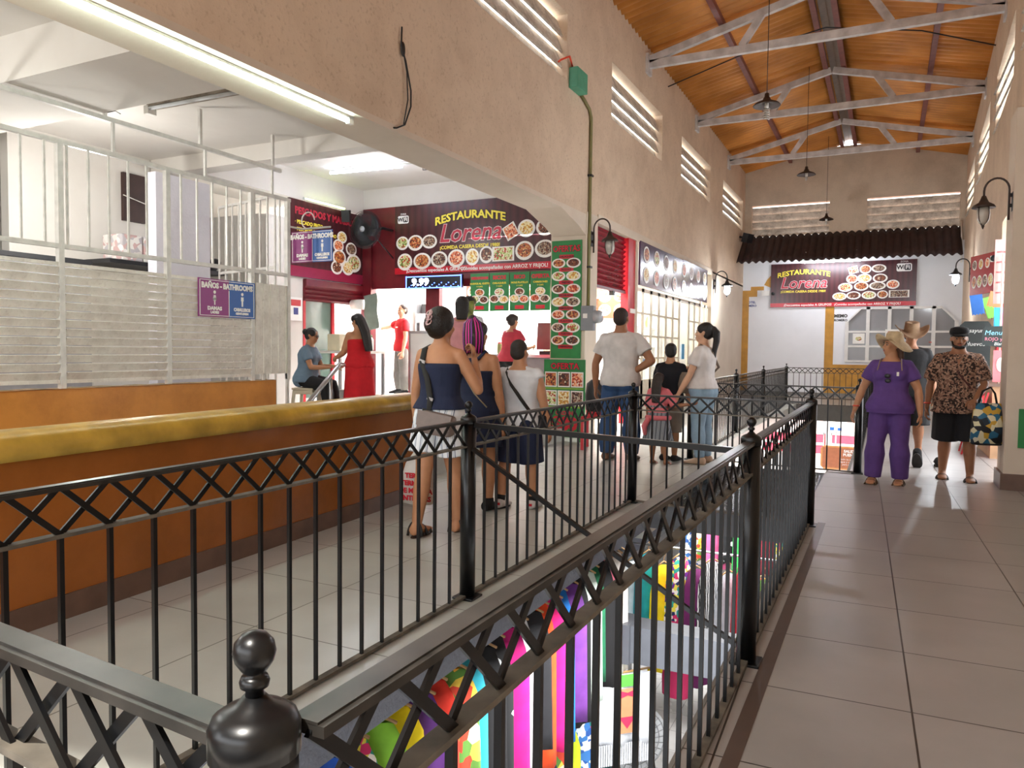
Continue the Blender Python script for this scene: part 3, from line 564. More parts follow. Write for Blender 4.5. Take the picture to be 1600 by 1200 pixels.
# wall fan
t = thing('wall_fan', 'big dark wall fan in front of the seafood sign', 'fan', (-7.98, 10.5, 3.33))
ring = MB()
for rr in (.31, .25, .19, .13): ring.tube([(rr * cos(a), -.09 - .03 * (1 - rr / .31), rr * sin(a)) for a in [2 * pi * i / 32 for i in range(33)]], .004, 5)
for i in range(110): a = 2 * pi * i / 110; ring.tube([(.05 * cos(a), -.13, .05 * sin(a)), (.25 * cos(a), -.11, .25 * sin(a)), (.32 * cos(a), -.03, .32 * sin(a)), (.2 * cos(a), .06, .2 * sin(a))], .0028, 4)
ring.build('cage', m_dk, t); bl = MB()
for i in range(3):
    a = 2 * pi * i / 3; bl.grid(6, 4, lambda u, v: ((.06 + .22 * u) * cos(a + .9 * v * (.5 + u)), -.06 + .05 * v, (.06 + .22 * u) * sin(a + .9 * v * (.5 + u))))
o = bl.build('blades', m_dk, t); o.modifiers.new('thickness', 'SOLIDIFY').thickness = .004
MB().lathe([(.05, 0), (.055, .03), (.02, .05)], (0, -.1, 0), 16, R=Euler((pi / 2, 0, 0)).to_matrix()).build('hub', m_grey, t); MB().lathe([(.08, 0), (.085, .14), (.05, .2)], (0, .2, 0), 16, R=Euler((pi / 2, 0, 0)).to_matrix()).build('motor', m_dk, t)
MB().tube([(0, .15, 0), (0, .45, .1), (.0, .74, .1)], .025, 10).tube([(0.05, .7, -.4), (0.02, .4, -.2), (0, .2, -.05)], .012, 8).build('wall_arm', m_dk, t)
# small speaker in the corner, tube lights
o = MB().rbox((-8.5, 10.6, 3.62), (.14, .12, .2), (.2, 0, .4)).build('corner_speaker', m_dk); tag(o, 'small dark speaker above the wall fan', 'speaker')
m_tube = mat('lit_tube', '#e9fff6', .4, emit=26.); m_tube2 = mat('lit_blue_tube', '#dfe6ff', .4, emit=20.); m_tray = mat('lamp_tray', '#d9dcd6', .5)
t = thing('tube_light', 'long glowing tube light under the left beam at the top of the view', 'light', (-4.3, 4.0, 3.345)); MB().tube([(0, -3.0, -.03), (0, 1.38, -.03)], .016, 10).build('tube', m_tube, t); MB().box(-.02, .02, -3.1, 1.44, -.008, .012).build('tray', m_tray, t); MB().box(-.02, .02, 1.38, 1.44, -.05, 0).box(-.02, .02, -3.06, -3.0, -.05, 0).build('end_cap', m_rim, t)
t = thing('tube_light', 'shorter glowing tube light on the ceiling in front of the restaurant sign', 'light', (-8.1, 9.7, 4.16)); MB().tube([(0, 0, -.03), (1.32, .1, -.03)], .018, 10).build('tube', m_tube2, t); MB().bar((0, 0, .0), (2.1, .14, .0), .03, .02).build('tray', m_tray, t); MB().tube([(1.7, .1, 0), (1.7, .1, -.12), (1.84, .11, -.12), (1.84, .11, 0)], .006, 6).build('wire_hook', m_dk, t)
t = thing('tube_light', 'unlit twin tube fitting on the ceiling above the white bars', 'light', (-6.7, 5.3, 3.74)); MB().bar((0, 0, 0), (1.85, .02, 0), .13, .05).build('tray', wall_mat('stained_white_metal', '#a89f92', '#5e4c40', .7, scale=5, speck=.5), t); MB().tube([(.02, -.06, -.05), (1.82, -.04, -.05)], .018, 10).build('tube', mat('dead_tube', '#cfd2d4', .3), t); MB().box(-.02, .04, -.08, .02, -.1, -.02).build('tube_holder', m_rim, t)
t = thing('lamp_bracket', 'broken short lamp bracket hanging from the ceiling beside the unlit fitting', 'bracket', (-6.95, 5.1, 3.74)); MB().bar((-.28, -.12, 0), (.2, .06, 0), .07, .05).build('tray', MATS['stained_white_metal'], t); MB().box(-.3, -.24, -.16, -.1, -.1, 0).build('tube_holder', m_rim, t); MB().tube([(-.1, -.1, -.05), (-.05, -.1, -.12), (.05, -.06, -.1), (.1, -.04, -.13)], .004, 5).build('loose_wire', m_dk, t)
# green tube over the seafood sign
t = thing('tube_light', 'short greenish glowing tube above the seafood sign', 'light', (-8.58, 10.1, 3.76)); MB().tube([(0, -.4, 0), (0, .55, 0)], .013, 8).build('tube', mat('lit_green_tube', '#e4ff9a', .4, emit=5.), t); MB().box(-.05, -.015, -.45, .6, -.02, .02).build('tray', m_tray, t)
# ---------------------------------------------------------------- white louvred fence with bars over the orange wall
m_wm = mat('white_metal', '#d9d6d0', .4, var=.15, scale=12); m_slw = wall_mat('white_louvre_paint', '#e9e5dc', '#9a8a7c', .4, scale=5, bump=.1, speck=.25, rough=.45)
t = thing('bar_fence', 'white fence of louvres and vertical bars over the orange wall', 'fence', (-6.5, 2.0, .94))
ya, yb = -4.8, 4.99
MB().bar((0, ya, 2.15), (0, yb + .05, 2.15), .04).build('top_rail', m_wm, t); MB().bar((0, ya, 2.46), (0, yb - .1, 2.47), .04).build('upper_rail', m_wm, t); MB().bar((0, ya, 1.24), (0, yb, 1.25), .04).build('middle_rail', m_wm, t)
for y in (2.2, 3.3, 1.1, 4.42, 0., 5.0): MB().bar((0, y, .0), (0, y, 2.15), .05).build('fence_post', m_wm, t)
for i in range(38):
    y = yb - .12 - .2 * i
    if y > ya and all(abs(y - q) > .06 for q in (2.2, 3.3, 1.1, 0.)): MB().bar((0, y, 1.25), (0, y, 2.15), .018).build('fence_bar', m_wm, t)
for y in (1.62, 2.72, 3.78, 4.75, .5): MB().bar((0, y, 2.15), (0, y, 2.46), .025).build('spacer_bar', m_wm, t)
for y in (2.64, 3.72, 4.76, .9): MB().bar((0, y, 2.47), (0, y, 2.86), .03).build('ceiling_strut', m_wm, t)
for k, (a, b, n) in enumerate(((0.03, 1.07, 13), (1.13, 2.17, 13), (2.23, 3.27, 13), (3.33, 4.40, 13))):
    mb = MB(); h = 1.0 / n
    for i in range(n):
        z = .07 + h * (i + .5); mb.bar((.01, a, z), (.01, b, z), .012, h * .92, 0, (.5, 0, 1))
    mb.bar((0, a, 1.09), (0, b, 1.09), .03); mb.bar((0, a, .06), (0, b, .06), .03); mb.build('louvre_panel', m_slw, t)
mb = MB().box(-.015, .015, 4.45, 4.98, .07, 1.12)
for i in range(5): mb.bar((.02, 4.47 + .12 * i, .08), (.02, 4.47 + .12 * i, 1.12), .012)
mb.build('plain_panel', m_slw, t)
for y in (4.6, 4.99): MB().bar((0, y, -.9), (0, y, .1), .03).build('gate_leg', m_wm, t)
# bathrooms signs
m_pur = mat('purple_print', '#8d2a78', .4, var=.05); m_blu = mat('blue_print', '#1d5aa8', .4, var=.05)
def bano(label, loc, rz, w, h):
    r = thing('bathroom_sign', label, 'sign', loc, rz, 'bathroom signs'); MB().box(0, w * .52, -.004, .006, 0, h).build('purple_half', m_pur, r); MB().box(w * .52, w, -.004, .006, 0, h).build('blue_half', m_blu, r)
    mb = MB(); 
    for a in ((.02, .98, .955, .97), (.02, .98, .03, .045), (.02, .03, .03, .97), (.97, .98, .03, .97), (.515, .525, .05, .72)): rect(mb, a[0] * w, a[1] * w, a[2] * h, a[3] * h, -.004)
    mb.build('white_border', m_wht, r)
    text('lettering', 'BAÑOS - BATHROOMS', r, m_wht, w * .5, h * .82, -.006, h * .2, bold=.004, sx=.86)
    for x, f in ((.27, 1), (.76, 0)):
        mb = MB(); X = x * w; disc(mb, X, h * .655, h * .04, h * .045, -.004, 0, 14); s_ = h * .5
        pts = [(-.07, .22), (.07, .22), (.12, .0), (.085, -.01), (.06, .12), (.1, -.08), (.045, -.08), (.04, -.3), (-.04, -.3), (-.045, -.08), (-.1, -.08), (-.06, .12), (-.085, -.01), (-.12, .0)] if f else [(-.09, .22), (.09, .22), (.1, 0), (.065, 0), (.06, .12), (.055, -.3), (.008, -.3), (0, -.02), (-.008, -.3), (-.055, -.3), (-.06, .12), (-.065, 0), (-.1, 0)]
        mb.prism([(X + u * s_ * .9, -.004, h * .47 + v * s_) for u, v in pts], (0, -.003, 0)); mb.build('figure_symbol', m_wht, r)
    text('lettering', 'DAMAS', r, m_wht, w * .27, h * .225, -.006, h * .13, bold=.003, sx=1.1); text('lettering', 'LADIES', r, m_wht, w * .27, h * .12, -.006, h * .09, bold=.002)
    text('lettering', 'CABALLEROS', r, m_wht, w * .755, h * .225, -.006, h * .12, bold=.003, sx=.82); text('lettering', 'GENTLEMEN', r, m_wht, w * .755, h * .12, -.006, h * .08, bold=.002)
bano('purple and blue bathroom sign fixed flat on the white louvres', (-6.46, 5.64, 1.64), pi / 2, .79, .405)
bano('smaller looking bathroom sign sticking out beyond the end of the white fence', (-6.66, 7.25, 2.37), 0, .64, .38)
o = MB().tube([(-6.5, 7.0, 2.78), (-6.5, 7.25, 2.78), (-6.05, 7.25, 2.78)], .012, 8).tube([(-6.4 + .1 * cos(a), 7.25, 2.88 + .1 * sin(a)) for a in [pi * 1.7 * i / 14 for i in range(15)]], .008, 6).build('sign_bracket', m_wm); tag(o, 'curled white bracket holding the end bathroom sign', 'bracket')
# bathroom lobby behind the fence
struct('wall_left', MB().box(-8.0, -7.85, 6.25, 7.05, .1, 3.4), wall_mat('pale_lilac_wall', '#cfcdd6', '#9a98a0', .3))
t = thing('lobby_partition', 'grey partition behind the white louvred fence', 'partition', (-8.3, 4.0, .1)); MB().box(-.03, .03, -6.5, 1.7, 0, 2.15).build('panel', mat('grey_partition', '#9a9aa0', .6), t); MB().box(-.06, .06, -6.5, 1.7, 2.15, 2.2).build('top_edge', m_dk, t)
t = thing('storage_shelf', 'shelf behind the white bars carrying wrapped packs', 'shelf', (-8.6, 7.0, .1)); MB().box(-.3, .25, -1.0, .8, 2.22, 2.27).build('board', m_dk, t); MB().box(-.28, -.22, -.95, -.9, 0, 2.22).box(-.28, -.22, .7, .75, 0, 2.22).build('leg', m_wm, t)
m_pack = ramp_mat('wrapped_paper_pack', ['#ddd6d2', '#c9a8a6', '#e6e2de', '#b9b4b8', '#e0d2cf'], 'voronoi', 16, .3)
for i, (y, h) in enumerate(((6.36, .33), (6.68, .34), (7.0, .33), (7.32, .31))): o = MB().rbox((-8.6, y, 2.37 + h / 2), (.36, .3, h)).build('paper_pack', m_pack, bevel=.02); tag(o, ['leftmost wrapped paper pack on the shelf behind the bars', 'second wrapped paper pack from the left on the shelf', 'third wrapped paper pack from the left on the shelf', 'rightmost wrapped paper pack on the shelf'][i], 'pack', 'wrapped paper packs')
o = MB().ell((-8.55, 7.62, 2.44), (.12, .16, .1)).ell((-8.5, 7.72, 2.5), (.08, .08, .06)).build('dark_bag', m_dk); tag(o, 'black bag slumped on the shelf beside the wrapped packs', 'bag')
t = thing('wooden_shutter', 'dark brown shuttered hatch on the lobby wall behind the bars', 'shutter', (-8.94, 6.95, 2.95)); MB().box(-.02, .03, -.34, -.02, 0, .62).box(-.02, .03, .02, .3, -.02, .6).build('leaf', mat('dark_brown_wood', '#3d2822', .5, var=.3), t); MB().tube([(.05, -.36, .32), (.05, 0, .25), (.05, .3, .22)], .006, 6).build('wire', m_rim, t)
struct('wall_left', MB().box(-9.1, -8.96, 5.2, 7.1, .1, 3.84), m_white)
t = thing('lattice_gate', 'white barred gate standing open behind the end of the fence', 'gate', (-7.0, 6.9, .38))
for z in (.02, 1.9, 2.75): MB().bar((-.85, .3, z), (.4, .0, z), .03).build('rail', m_wm, t)
for i in range(9): x = -.85 + 1.25 * i / 8; MB().bar((x, .3 - .3 * i / 8, .02), (x, .3 - .3 * i / 8, 2.75), .018).build('bar', m_wm, t)
# stair handrail
t = thing('stair_handrail', 'brushed steel handrail sloping down in front of the woman in red', 'handrail', (-6.2, 7.0, .19)); MB().tube([(-6.03, 6.5, .42), (-6.37, 7.8, 1.1), (-6.42, 7.95, 1.1)], .03, 12).build('rail', m_stl, t, world=True); MB().tube([(-6.3, 7.55, .38), (-6.3, 7.55, .97)], .022, 10).tube([(-6.08, 6.7, .38), (-6.08, 6.7, .54)], .022, 10).build('post', m_stl, t, world=True)
# conduit, green junction box, meter, loose wire on the big wall
t = thing('wall_conduit', 'olive conduit pipe running down the cream wall from the green box', 'conduit', (-4.17, 10.9, 3.0)); m_ol = mat('olive_pipe', '#7a7446', .45)
MB().tube([(-4.17, 10.62, 5.12), (-4.17, 11.0, 5.0), (-4.17, 11.08, 4.9), (-4.17, 11.08, 3.4), (-4.165, 11.06, 3.0), (-4.165, 11.06, 1.95)], .025, 10).build('pipe', m_ol, t, world=True); MB().box(-4.2, -4.13, 11.03, 11.12, 4.0, 4.03).box(-4.2, -4.13, 11.03, 11.12, 2.6, 2.63).build('clamp', m_dk, t, world=True)
t = thing('junction_box', 'green junction box under the nearest wall louvre', 'box', (-4.13, 10.42, 5.22)); MB().box(-.07, .07, -.2, .2, -.13, .16).build('case', mat('sea_green_paint', '#4f9a7c', .5), t, bevel=.01); MB().tube([(-.04, -.1, .15), (-.02, -.3, .27), (-.05, -.55, .14), (-.06, -.6, .1)], .014, 8).build('red_cable', mat('orange_red_cable', '#e2492a', .5), t)
t = thing('electric_meter', 'grey electricity meter box on the pillar beside the man in white', 'meter', (-4.12, 10.96, 1.82)); MB().box(-.11, .1, -.06, .04, -.19, .19).build('case', mat('meter_grey', '#83858a', .45), t, bevel=.012); MB().lathe([(.1, 0), (.1, .08), (.085, .11)], (.1, 0, .02), 20, R=Euler((0, pi / 2, 0)).to_matrix()).build('dial_housing', mat('meter_glass', '#a3a5a8', .25), t); MB().box(-.07, -.0, -.065, -.06, .0, .07).build('label_plate', m_rim, t)
t = thing('loose_wire', 'dark loose wires hanging from a hole in the cream wall', 'wire', (-4.18, 6.05, 4.15)); MB().tube([(0, -.02, .2), (0, -.03, .02), (.01, .03, -.1), (.01, .12, -.35), (.01, .12, -.5), (.01, .02, -.7), (.0, -.1, -.76), (-.1, -.2, -.77)], .008, 6).tube([(0, 0, .0), (.01, .05, -.2), (.01, .07, -.45), (.01, -.0, -.7)], .006, 6).build('wires', m_dk, t); MB().ell((0, 0, 0), (.012, .035, .07)).build('wall_hole', m_dk, t)
# ---------------------------------------------------------------- left wall beyond the pillar: shutter, glazed doors
t = thing('roller_shutter', 'half raised dark red roller shutter beside the pillar', 'shutter', (-4.3, 12.35, 2.4))
mb = MB(); n = 11
pts = [(.03, 0)]
for i in range(n): z = .95 * i / n; pts += [(.045, z + .02), (.0, z + .06), (.03, z + .95 / n)]
pts += [(-.04, .95), (-.04, 0)]
mb.prism([(x, -.83, z) for x, z in pts], (0, 1.66, 0)); mb.build('slats', mat('glossy_dark_red', '#8a1226', .22, var=.15), t); MB().box(-.03, .05, -.83, .83, -.05, 0).build('bottom_bar', m_mar, t); MB().box(-.02, .06, .1, .2, -.12, -.04).build('handle', m_dk, t)
o = MB().box(-4.36, -4.22, 13.22, 13.62, 0, 3.4).build('door_post', m_redp); tag(o, 'bright red post between the raised shutter and the glazed doors', 'post')
o = MB().box(-4.22, -4.2, 13.35, 13.62, 2.02, 2.1).build('paper_tag', m_rim); tag(o, 'white paper tag on the bright red post', 'tag')
m_cw = mat('cream_door_paint', '#e6dcc6', .4, var=.08); m_glass = mat('door_glass', '#eef2f2', .06, alpha=.22, var=0)
def glazed(y0, y1, label, panes=5, solid=.75):
    t = thing('glazed_door', label, 'door', (-4.3, (y0 + y1) / 2, 0), group='white glazed doors under the dish banner'); w = (y1 - y0) / 2
    mb = MB().box(-.02, .02, -w, -w + .07, 0, 2.54).box(-.02, .02, w - .07, w, 0, 2.54).box(-.02, .02, -w, w, 2.47, 2.54).box(-.02, .02, -w, w, 0, solid)
    h = (2.5 - solid) / panes
    for i in range(panes): mb.box(-.018, .018, -w, w, solid + h * i - .018, solid + h * i + .018)
    mb.build('frame', m_cw, t); MB().box(-.004, .004, -w + .05, w - .05, solid, 2.48).build('glass', m_glass, t)
ys = [13.78, 14.36, 14.94, 15.52, 16.1, 16.68, 17.26, 18.2, 18.78, 19.36, 19.94, 20.3]
for i in range(len(ys) - 1): glazed(ys[i] + .01, ys[i + 1] - .01, '%s white glazed door leaf counting from the red post' % ('first second third fourth fifth sixth seventh eighth ninth tenth eleventh'.split()[i]), 4 if i != 6 else 1, .75 if i != 6 else .9)
o = MB().box(-4.27, -4.265, 17.5, 17.75, 1.15, 1.5).build('door_notice', mat('sky_blue_paper', '#4aa3d8', .5)); tag(o, 'small blue notice on the glazed door', 'notice')
# goods seen through the glass: tall shelves with colourful items
t = thing('display_shelf', 'tall white display shelf of souvenirs seen through the glazed doors', 'shelf', (-5.6, 16.8, 0))
for z in (.4, .9, 1.4, 1.9, 2.4): MB().box(-.2, .2, -3, 3, z, z + .03).build('shelf_board', m_lite, t)
for y in (-3, -1, 1, 3): MB().box(-.2, .2, y - .02, y + .02, 0, 2.45).build('upright', m_lite, t)
cols = [m_redp, m_blu, m_green, mat('bottle_yellow', '#e2b52a', .3), m_grey, m_dk, m_pink, mat('sky_blue_paper', '#4aa3d8', .5)]
for i in range(34):
    z = (.43, .93, 1.43, 1.93)[i % 4]; y = 13.95 + 5.6 * (i / 34.) + .06 * (i % 3)
    o = MB().lathe([(.05, 0), (.07, .03), (.06 + .02 * (i % 3), .14), (.03, .2 + .03 * (i % 4)), (.025, .25)], (-5.55, y, z), 10).build('souvenir', cols[(i * 5) % 8]); tag(o, 'small souvenir on the display shelf behind the glazed doors', 'souvenir', 'souvenirs behind the glazed doors')
# ---------------------------------------------------------------- lanterns
m_lan = mat('rusty_lantern_iron', '#3a2a22', .55, var=.35, scale=20); m_lan2 = mat('black_lantern_iron', '#20252c', .5); m_lgl = mat('frosted_glass_unlit', '#b9b2a8', .25, var=.2, scale=10); m_lit = mat('lit_frosted_glass', '#f4f6ff', .4, emit=9.)
def lantern(label, loc, rz, lit=False, sc=1., gap=.23):
    """wall lantern; local +x points away from the wall, arm arches over"""
    t = thing('wall_lantern', label, 'lantern', loc, rz, 'wall lanterns'); t.scale = (sc, sc, sc); mi = m_lan2 if lit else m_lan
    MB().box(-.01, .015, -.05, .05, -.11, .09).tube([(0, 0, .06), (.04, 0, .06)], .02, 8).tube([(0, 0, -.05), (.04, 0, -.05)], .02, 8).build('wall_plate', m_dk, t)
    arc = [(.04, 0, -.2), (.04, 0, .06)] + [(.04 + gap / 2 - gap / 2 * cos(a), 0, .12 + .13 * sin(a)) for a in [pi * i / 12 for i in range(13)]] + [(.04 + gap, 0, .06)]
    MB().tube(arc, .011, 8).build('arm', mi, t); X = .04 + gap
    MB().lathe([(.02, .07), (.035, .03), (.05, .0), (.10, -.03), (.115, -.055), (.11, -.06), (.05, -.05)], (X, 0, 0), 20).build('hood', mi, t)
    MB().lathe([(.058, -.055), (.062, -.12), (.058, -.18), (.04, -.22), (.015, -.235)], (X, 0, 0), 18).build('glass', m_lit if lit else m_lgl, t)
    cg = MB()
    for k in range(4): a = pi / 4 + pi / 2 * k; cg.tube([(X + .066 * cos(a), .066 * sin(a), -.05), (X + .07 * cos(a), .07 * sin(a), -.12), (X + .06 * cos(a), .06 * sin(a), -.19), (X + .01 * cos(a), .01 * sin(a), -.25)], .004, 5)
    cg.lathe([(.012, -.24), (.016, -.255), (.004, -.285)], (X, 0, 0), 10).build('cage', mi, t)
    if lit:
        l = bpy.data.lights.new('lantern_bulb', 'POINT'); l.energy = 80; l.shadow_soft_size = .09; l.color = (.9, .95, 1); o = bpy.data.objects.new('lantern_bulb', l); COL.objects.link(o); o.parent = t; o.location = (X + .1, 0, -.16)
lantern('rusty unlit wall lantern on the near left pillar', (-4.19, 11.2, 3.08), 0, sc=1.15)
lantern('lit wall lantern at the far end of the left wall', (-4.2, 20.6, 3.15), 0, True, 1.3)
lantern('large rusty unlit wall lantern on the right pillar', (1.07, 8.85, 2.83), pi, sc=.92)
lantern('lit wall lantern on the right wall near the end sign', (rx(20.5) - .02, 20.5, 3.25), pi, True, 1.2)
# ---------------------------------------------------------------- pendants
def pendant(label, x, y, z, top, bulb):
    t = thing('pendant_lamp', label, 'pendant lamp', (x, y, z), group='pendant lamps on long cords'); MB().tube([(0, 0, .12), (0, .0, top - z)], .006, 6).build('cord', m_dk, t)
    MB().lathe([(.03, .13), (.035, .08), (.05, .06), (.06, .03), (.17, -.02), (.2, -.05), (.195, -.055), (.05, -.01)], n=24).build('shade', m_lan, t)
    MB().lathe([(.03, -.01), (.03, -.08), (.025, -.09)], n=12).build('socket', m_rim, t)
    if bulb: MB().tube([(.035 * cos(a), .035 * sin(a), -.09 - .16 * a / (2 * pi * 5)) for a in [2 * pi * 5 * i / 60 for i in range(61)]], .013, 6).build('spiral_bulb', m_lgl, t)
    else: MB().lathe([(.025, -.09), (.03, -.15), (.01, -.18)], n=12).build('bulb', m_lgl, t)
pendant('nearest pendant lamp with a spiral bulb', -1.7, 11.86, 5.03, 7.6, True); pendant('middle pendant lamp on a long cord', -1.7, 17.98, 5.3, 7.6, False); pendant('farthest small pendant lamp before the end wall', -1.68, 23.9, 5.25, 7.6, False)
t = thing('roof_cable', 'black cable slung under the corrugated roof across the corridor', 'cable', (-1.2, 15.6, 7.3)); MB().tube([(-3.0, 0, -.52), (-1.4, .05, -.05), (0, 0, .15), (1.6, .1, -.15), (2.75, .1, -.6)], .012, 6).build('cable', m_dk, t)
# ---------------------------------------------------------------- tiled awning, its tube light, end wall window
m_tile = mat('dark_brown_roof_tile', '#33201d', .75, var=.4, scale=4)
mb = MB(); nx = 176
def aw(u, v): x = -4.19 + 5.98 * u; return (x, 25.16 - 1.25 * v, 4.98 - .93 * v + .035 * sin(2 * pi * u * 29))
mb.grid(nx, 6, aw); o = mb.build('tile_awning', m_tile); o.modifiers.new('thickness', 'SOLIDIFY').thickness = .03; tag(o, 'dark corrugated tile awning sloping over the end wall sign', 'awning')
t = thing('tube_light', 'bright white tube light under the tile awning above the end wall sign', 'light', (-2.35, 24.2, 4.03)); MB().tube([(0, 0, 0), (1.6, 0, 0)], .03, 10).build('tube', mat('lit_white_tube', '#f2f4ff', .4, emit=70.), t); MB().box(-.05, 1.65, -.03, .03, .03, .07).box(.1, .12, -.01, .01, .07, .3).box(1.48, 1.5, -.01, .01, .07, .3).build('tray', m_tray, t)
o = MB().tube([(1.8, 25.0, 5.1), (1.78, 24.4, 4.3), (1.8, 24.6, 3.9)], .02, 8).build('drain_pipe', m_rim); tag(o, 'thin pale pipe hanging beside the right end of the tile awning', 'pipe')
t = thing('wall_speaker', 'black loudspeaker in the corner under the last left louvre', 'speaker', (-4.05, 24.3, 4.85)); MB().rbox((.1, 0, 0), (.2, .3, .28), (0, .3, -.4)).build('case', m_dk, t); MB().tube([(-.15, 0, .05), (.02, 0, .03)], .03, 8).build('bracket', m_dk, t)
WXa, WXb, WZa, WZb = -1.1, 1.78, 1.06, 2.72
t = thing('wall_window', 'white many paned window with cut corners in the end wall', 'window', (.34, EY - .03, WZa)); m_wf = mat('window_white_frame', '#e4e2de', .4, var=.06); m_wp = mat('grey_window_pane', '#8f8f92', .12, var=.2, scale=1.)
a, b, h = WXa - .34, WXb - .34, WZb - WZa
MB().prism([(a, -.01, 0), (b, -.01, 0), (b, -.01, h - .45), (b - .4, -.01, h), (a + .4, -.01, h), (a, -.01, h - .45)], (0, -.02, 0)).build('panes', m_wp, t)
mb = MB(); n = 5
for i in range(n + 1):
    x = a + (b - a) * i / n; zt = h - .42 if i in (0, n) else h; mb.box(x - .05, x + .05, -.07, -.03, 0, zt)
for z in (.03, .48, .92): mb.box(a, b, -.065, -.03, z - .03, z + .03)
mb.box(a + .4, b - .4, -.07, -.03, h - .07, h); mb.bar((a, -.05, h - .45), (a + .42, -.05, h), .04, .09, 0, (0, 1, 0)); mb.bar((b, -.05, h - .45), (b - .42, -.05, h), .04, .09, 0, (0, 1, 0)); mb.build('frame', m_wf, t)
o = MB().box(-.93, -.6, EY - .09, EY - .075, 1.62, 1.93).build('dish_poster', m_rim); tag(o, 'small poster of a green dish in the left pane of the end window', 'poster'); mbx = MB(); disc(mbx, -.765, 1.77, .14, .1, EY - .092); disc(mbx, -.765, 1.77, .09, .06, EY - .096, 1); mbx.build('dish', [m_wht, FOOD[1]], o)
t = thing('notice_sheet', 'white price sheet with pink flowers in the end window', 'notice', (.25, EY - .1, 1.3)); MB().box(-.3, .35, -.01, 0, 0, .75).build('sheet', m_rim, t); mbx = MB(); [disc(mbx, -.2 + .11 * i, .66 - .05 * (i % 2), .04, .04, -.012) for i in range(5)]; mbx.build('flowers', mat('pink_flower_print', '#d98aa0', .5), t); text('lettering', 'MENU DEL DIA\nDESAYUNOS Y\nCOMIDAS', t, m_navy, 0.02, .4, -.012, .07)
t = thing('wall_lettering', 'dark MEMO lettering painted beside the end window', 'lettering', (-1.28, EY - .032, 2.42)); text('lettering', 'MEMO', t, m_ink, 0, .04, 0, .13, bold=.006); text('lettering', 'ROMERO', t, m_ink, 0, -.09, 0, .09, bold=.004)
t = thing('wall_lettering', 'faint blue HOTEL lettering on the left of the end wall', 'lettering', (-3.95, EY - .032, 2.87)); text('lettering', 'HOTEL', t, m_navy, 0, .05, 0, .1, bold=.003); text('lettering', 'ROMERO', t, m_navy, 0, -.06, 0, .09, bold=.003)
t = thing('wall_box', 'small white box on the ochre arch of the end wall', 'box', (-3.48, EY - .09, 3.2)); MB().box(-.12, .12, -.08, 0, -.08, .08).build('case', m_rim, t); MB().lathe([(.05, 0), (.05, .07)], (.22, -.0, -.02), 12, R=Euler((pi / 2, 0, 0)).to_matrix()).build('sensor', m_dk, t)
# ---------------------------------------------------------------- right side shop front behind the pillar
t = thing('menu_sign', 'glossy red menu panel of dishes on the right wall beyond the pillar', 'menu board', (rx(15) - .34, 14.3, 2.28), -pi / 2 + .35)
MB().box(-.05, .72, -.01, .03, 0, .62).build('panel', mat('glossy_red_menu', '#b4343f', .15, var=.25, scale=3), t)
for i in range(4): plate(t, .09 + .17 * i, .2, .075, .1, i, -.012)
for i in range(3): plate(t, .09 + .2 * i, .47, .07, .08, i + 2, -.012)
t = thing('menu_sign', 'tall pale pink menu sheet hanging beside the right pillar', 'menu board', (1.21, 11.5, 1.98), 0.15); MB().box(0, .2, -.006, .006, 0, .82).build('sheet', mat('pale_pink_sheet', '#d7a09a', .15, var=.2), t)
for i in range(5): text('lettering', 'ANTOJITOS', t, m_cri, .1, .14 + .13 * i, -.008, .03)
o = MB().rbox((1.34, 12.5, 2.67), (.1, .16, .08), (0, 0, .3)).build('security_camera', m_rim); tag(o, 'white security camera under the lintel on the right', 'camera'); MB().lathe([(.045, 0), (.045, .04)], (1.30, 12.42, 2.66), 14, R=Euler((pi / 2, 0, 0)).to_matrix()).build('lens', m_dk, o)
def pflag(label, x, y, z, w, h, c, rot):
    t = thing('paper_bunting', label, 'paper flag', (x, y, z), 0, 'cut paper flags'); mb = MB(); n = 8
    pts = [(-w / 2, 0), (w / 2, 0)] + [(w / 2 - w * i / n, -h + (.02 if i % 2 else 0)) for i in range(n + 1)]
    R = Matrix.Rotation(rot, 3, 'Y'); mb.prism([R @ Vector((u, .02 * sin(v * 9), v)) for u, v in pts], (0, .004, 0)); mb.build('sheet', mat('paper_' + c.strip('#'), c, .6), t)
pflag('blue cut paper flag under the red menu panel', 1.15, 13.0, 2.2, .16, .3, '#2d6fc0', -.15); pflag('lime green cut paper flag beside the blue one', 1.28, 13.0, 2.16, .12, .32, '#7fd858', -.3)
pflag('orange cut paper flag by the pink menu sheet', 1.33, 12.2, 2.18, .16, .22, '#e08a5a', .2); pflag('turquoise cut paper flag under the orange one', 1.33, 12.0, 1.96, .1, .3, '#3aa4d0', 0); pflag('pink cut paper flag beside the turquoise one', 1.43, 12.0, 2.0, .08, .3, '#d06a9a', .1)
m_chalk = mat('chalkboard', '#26302f', .6, var=.2, scale=6); m_chk = mat('chalk_letter', '#cfd6d2', .7)
t = thing('chalkboard', 'tall rounded chalkboard behind the man in the leopard shirt', 'chalkboard', (.98, 13.2, .1), 0); MB().prism([(0, 0, 0), (.4, 0, 0), (.4, 0, 1.66), (.36, 0, 1.72), (.06, 0, 1.72), (0, 0, 1.66)], (0, .03, 0)).build('board', m_chalk, t)
for i, s_ in enumerate(('Desayunos', 'Huevos', 'Cocina', 'Tortas', 'Aguas')): text('lettering', s_, t, m_chk, .2, 1.58 - .2 * i, -.004, .085, shear=.2)
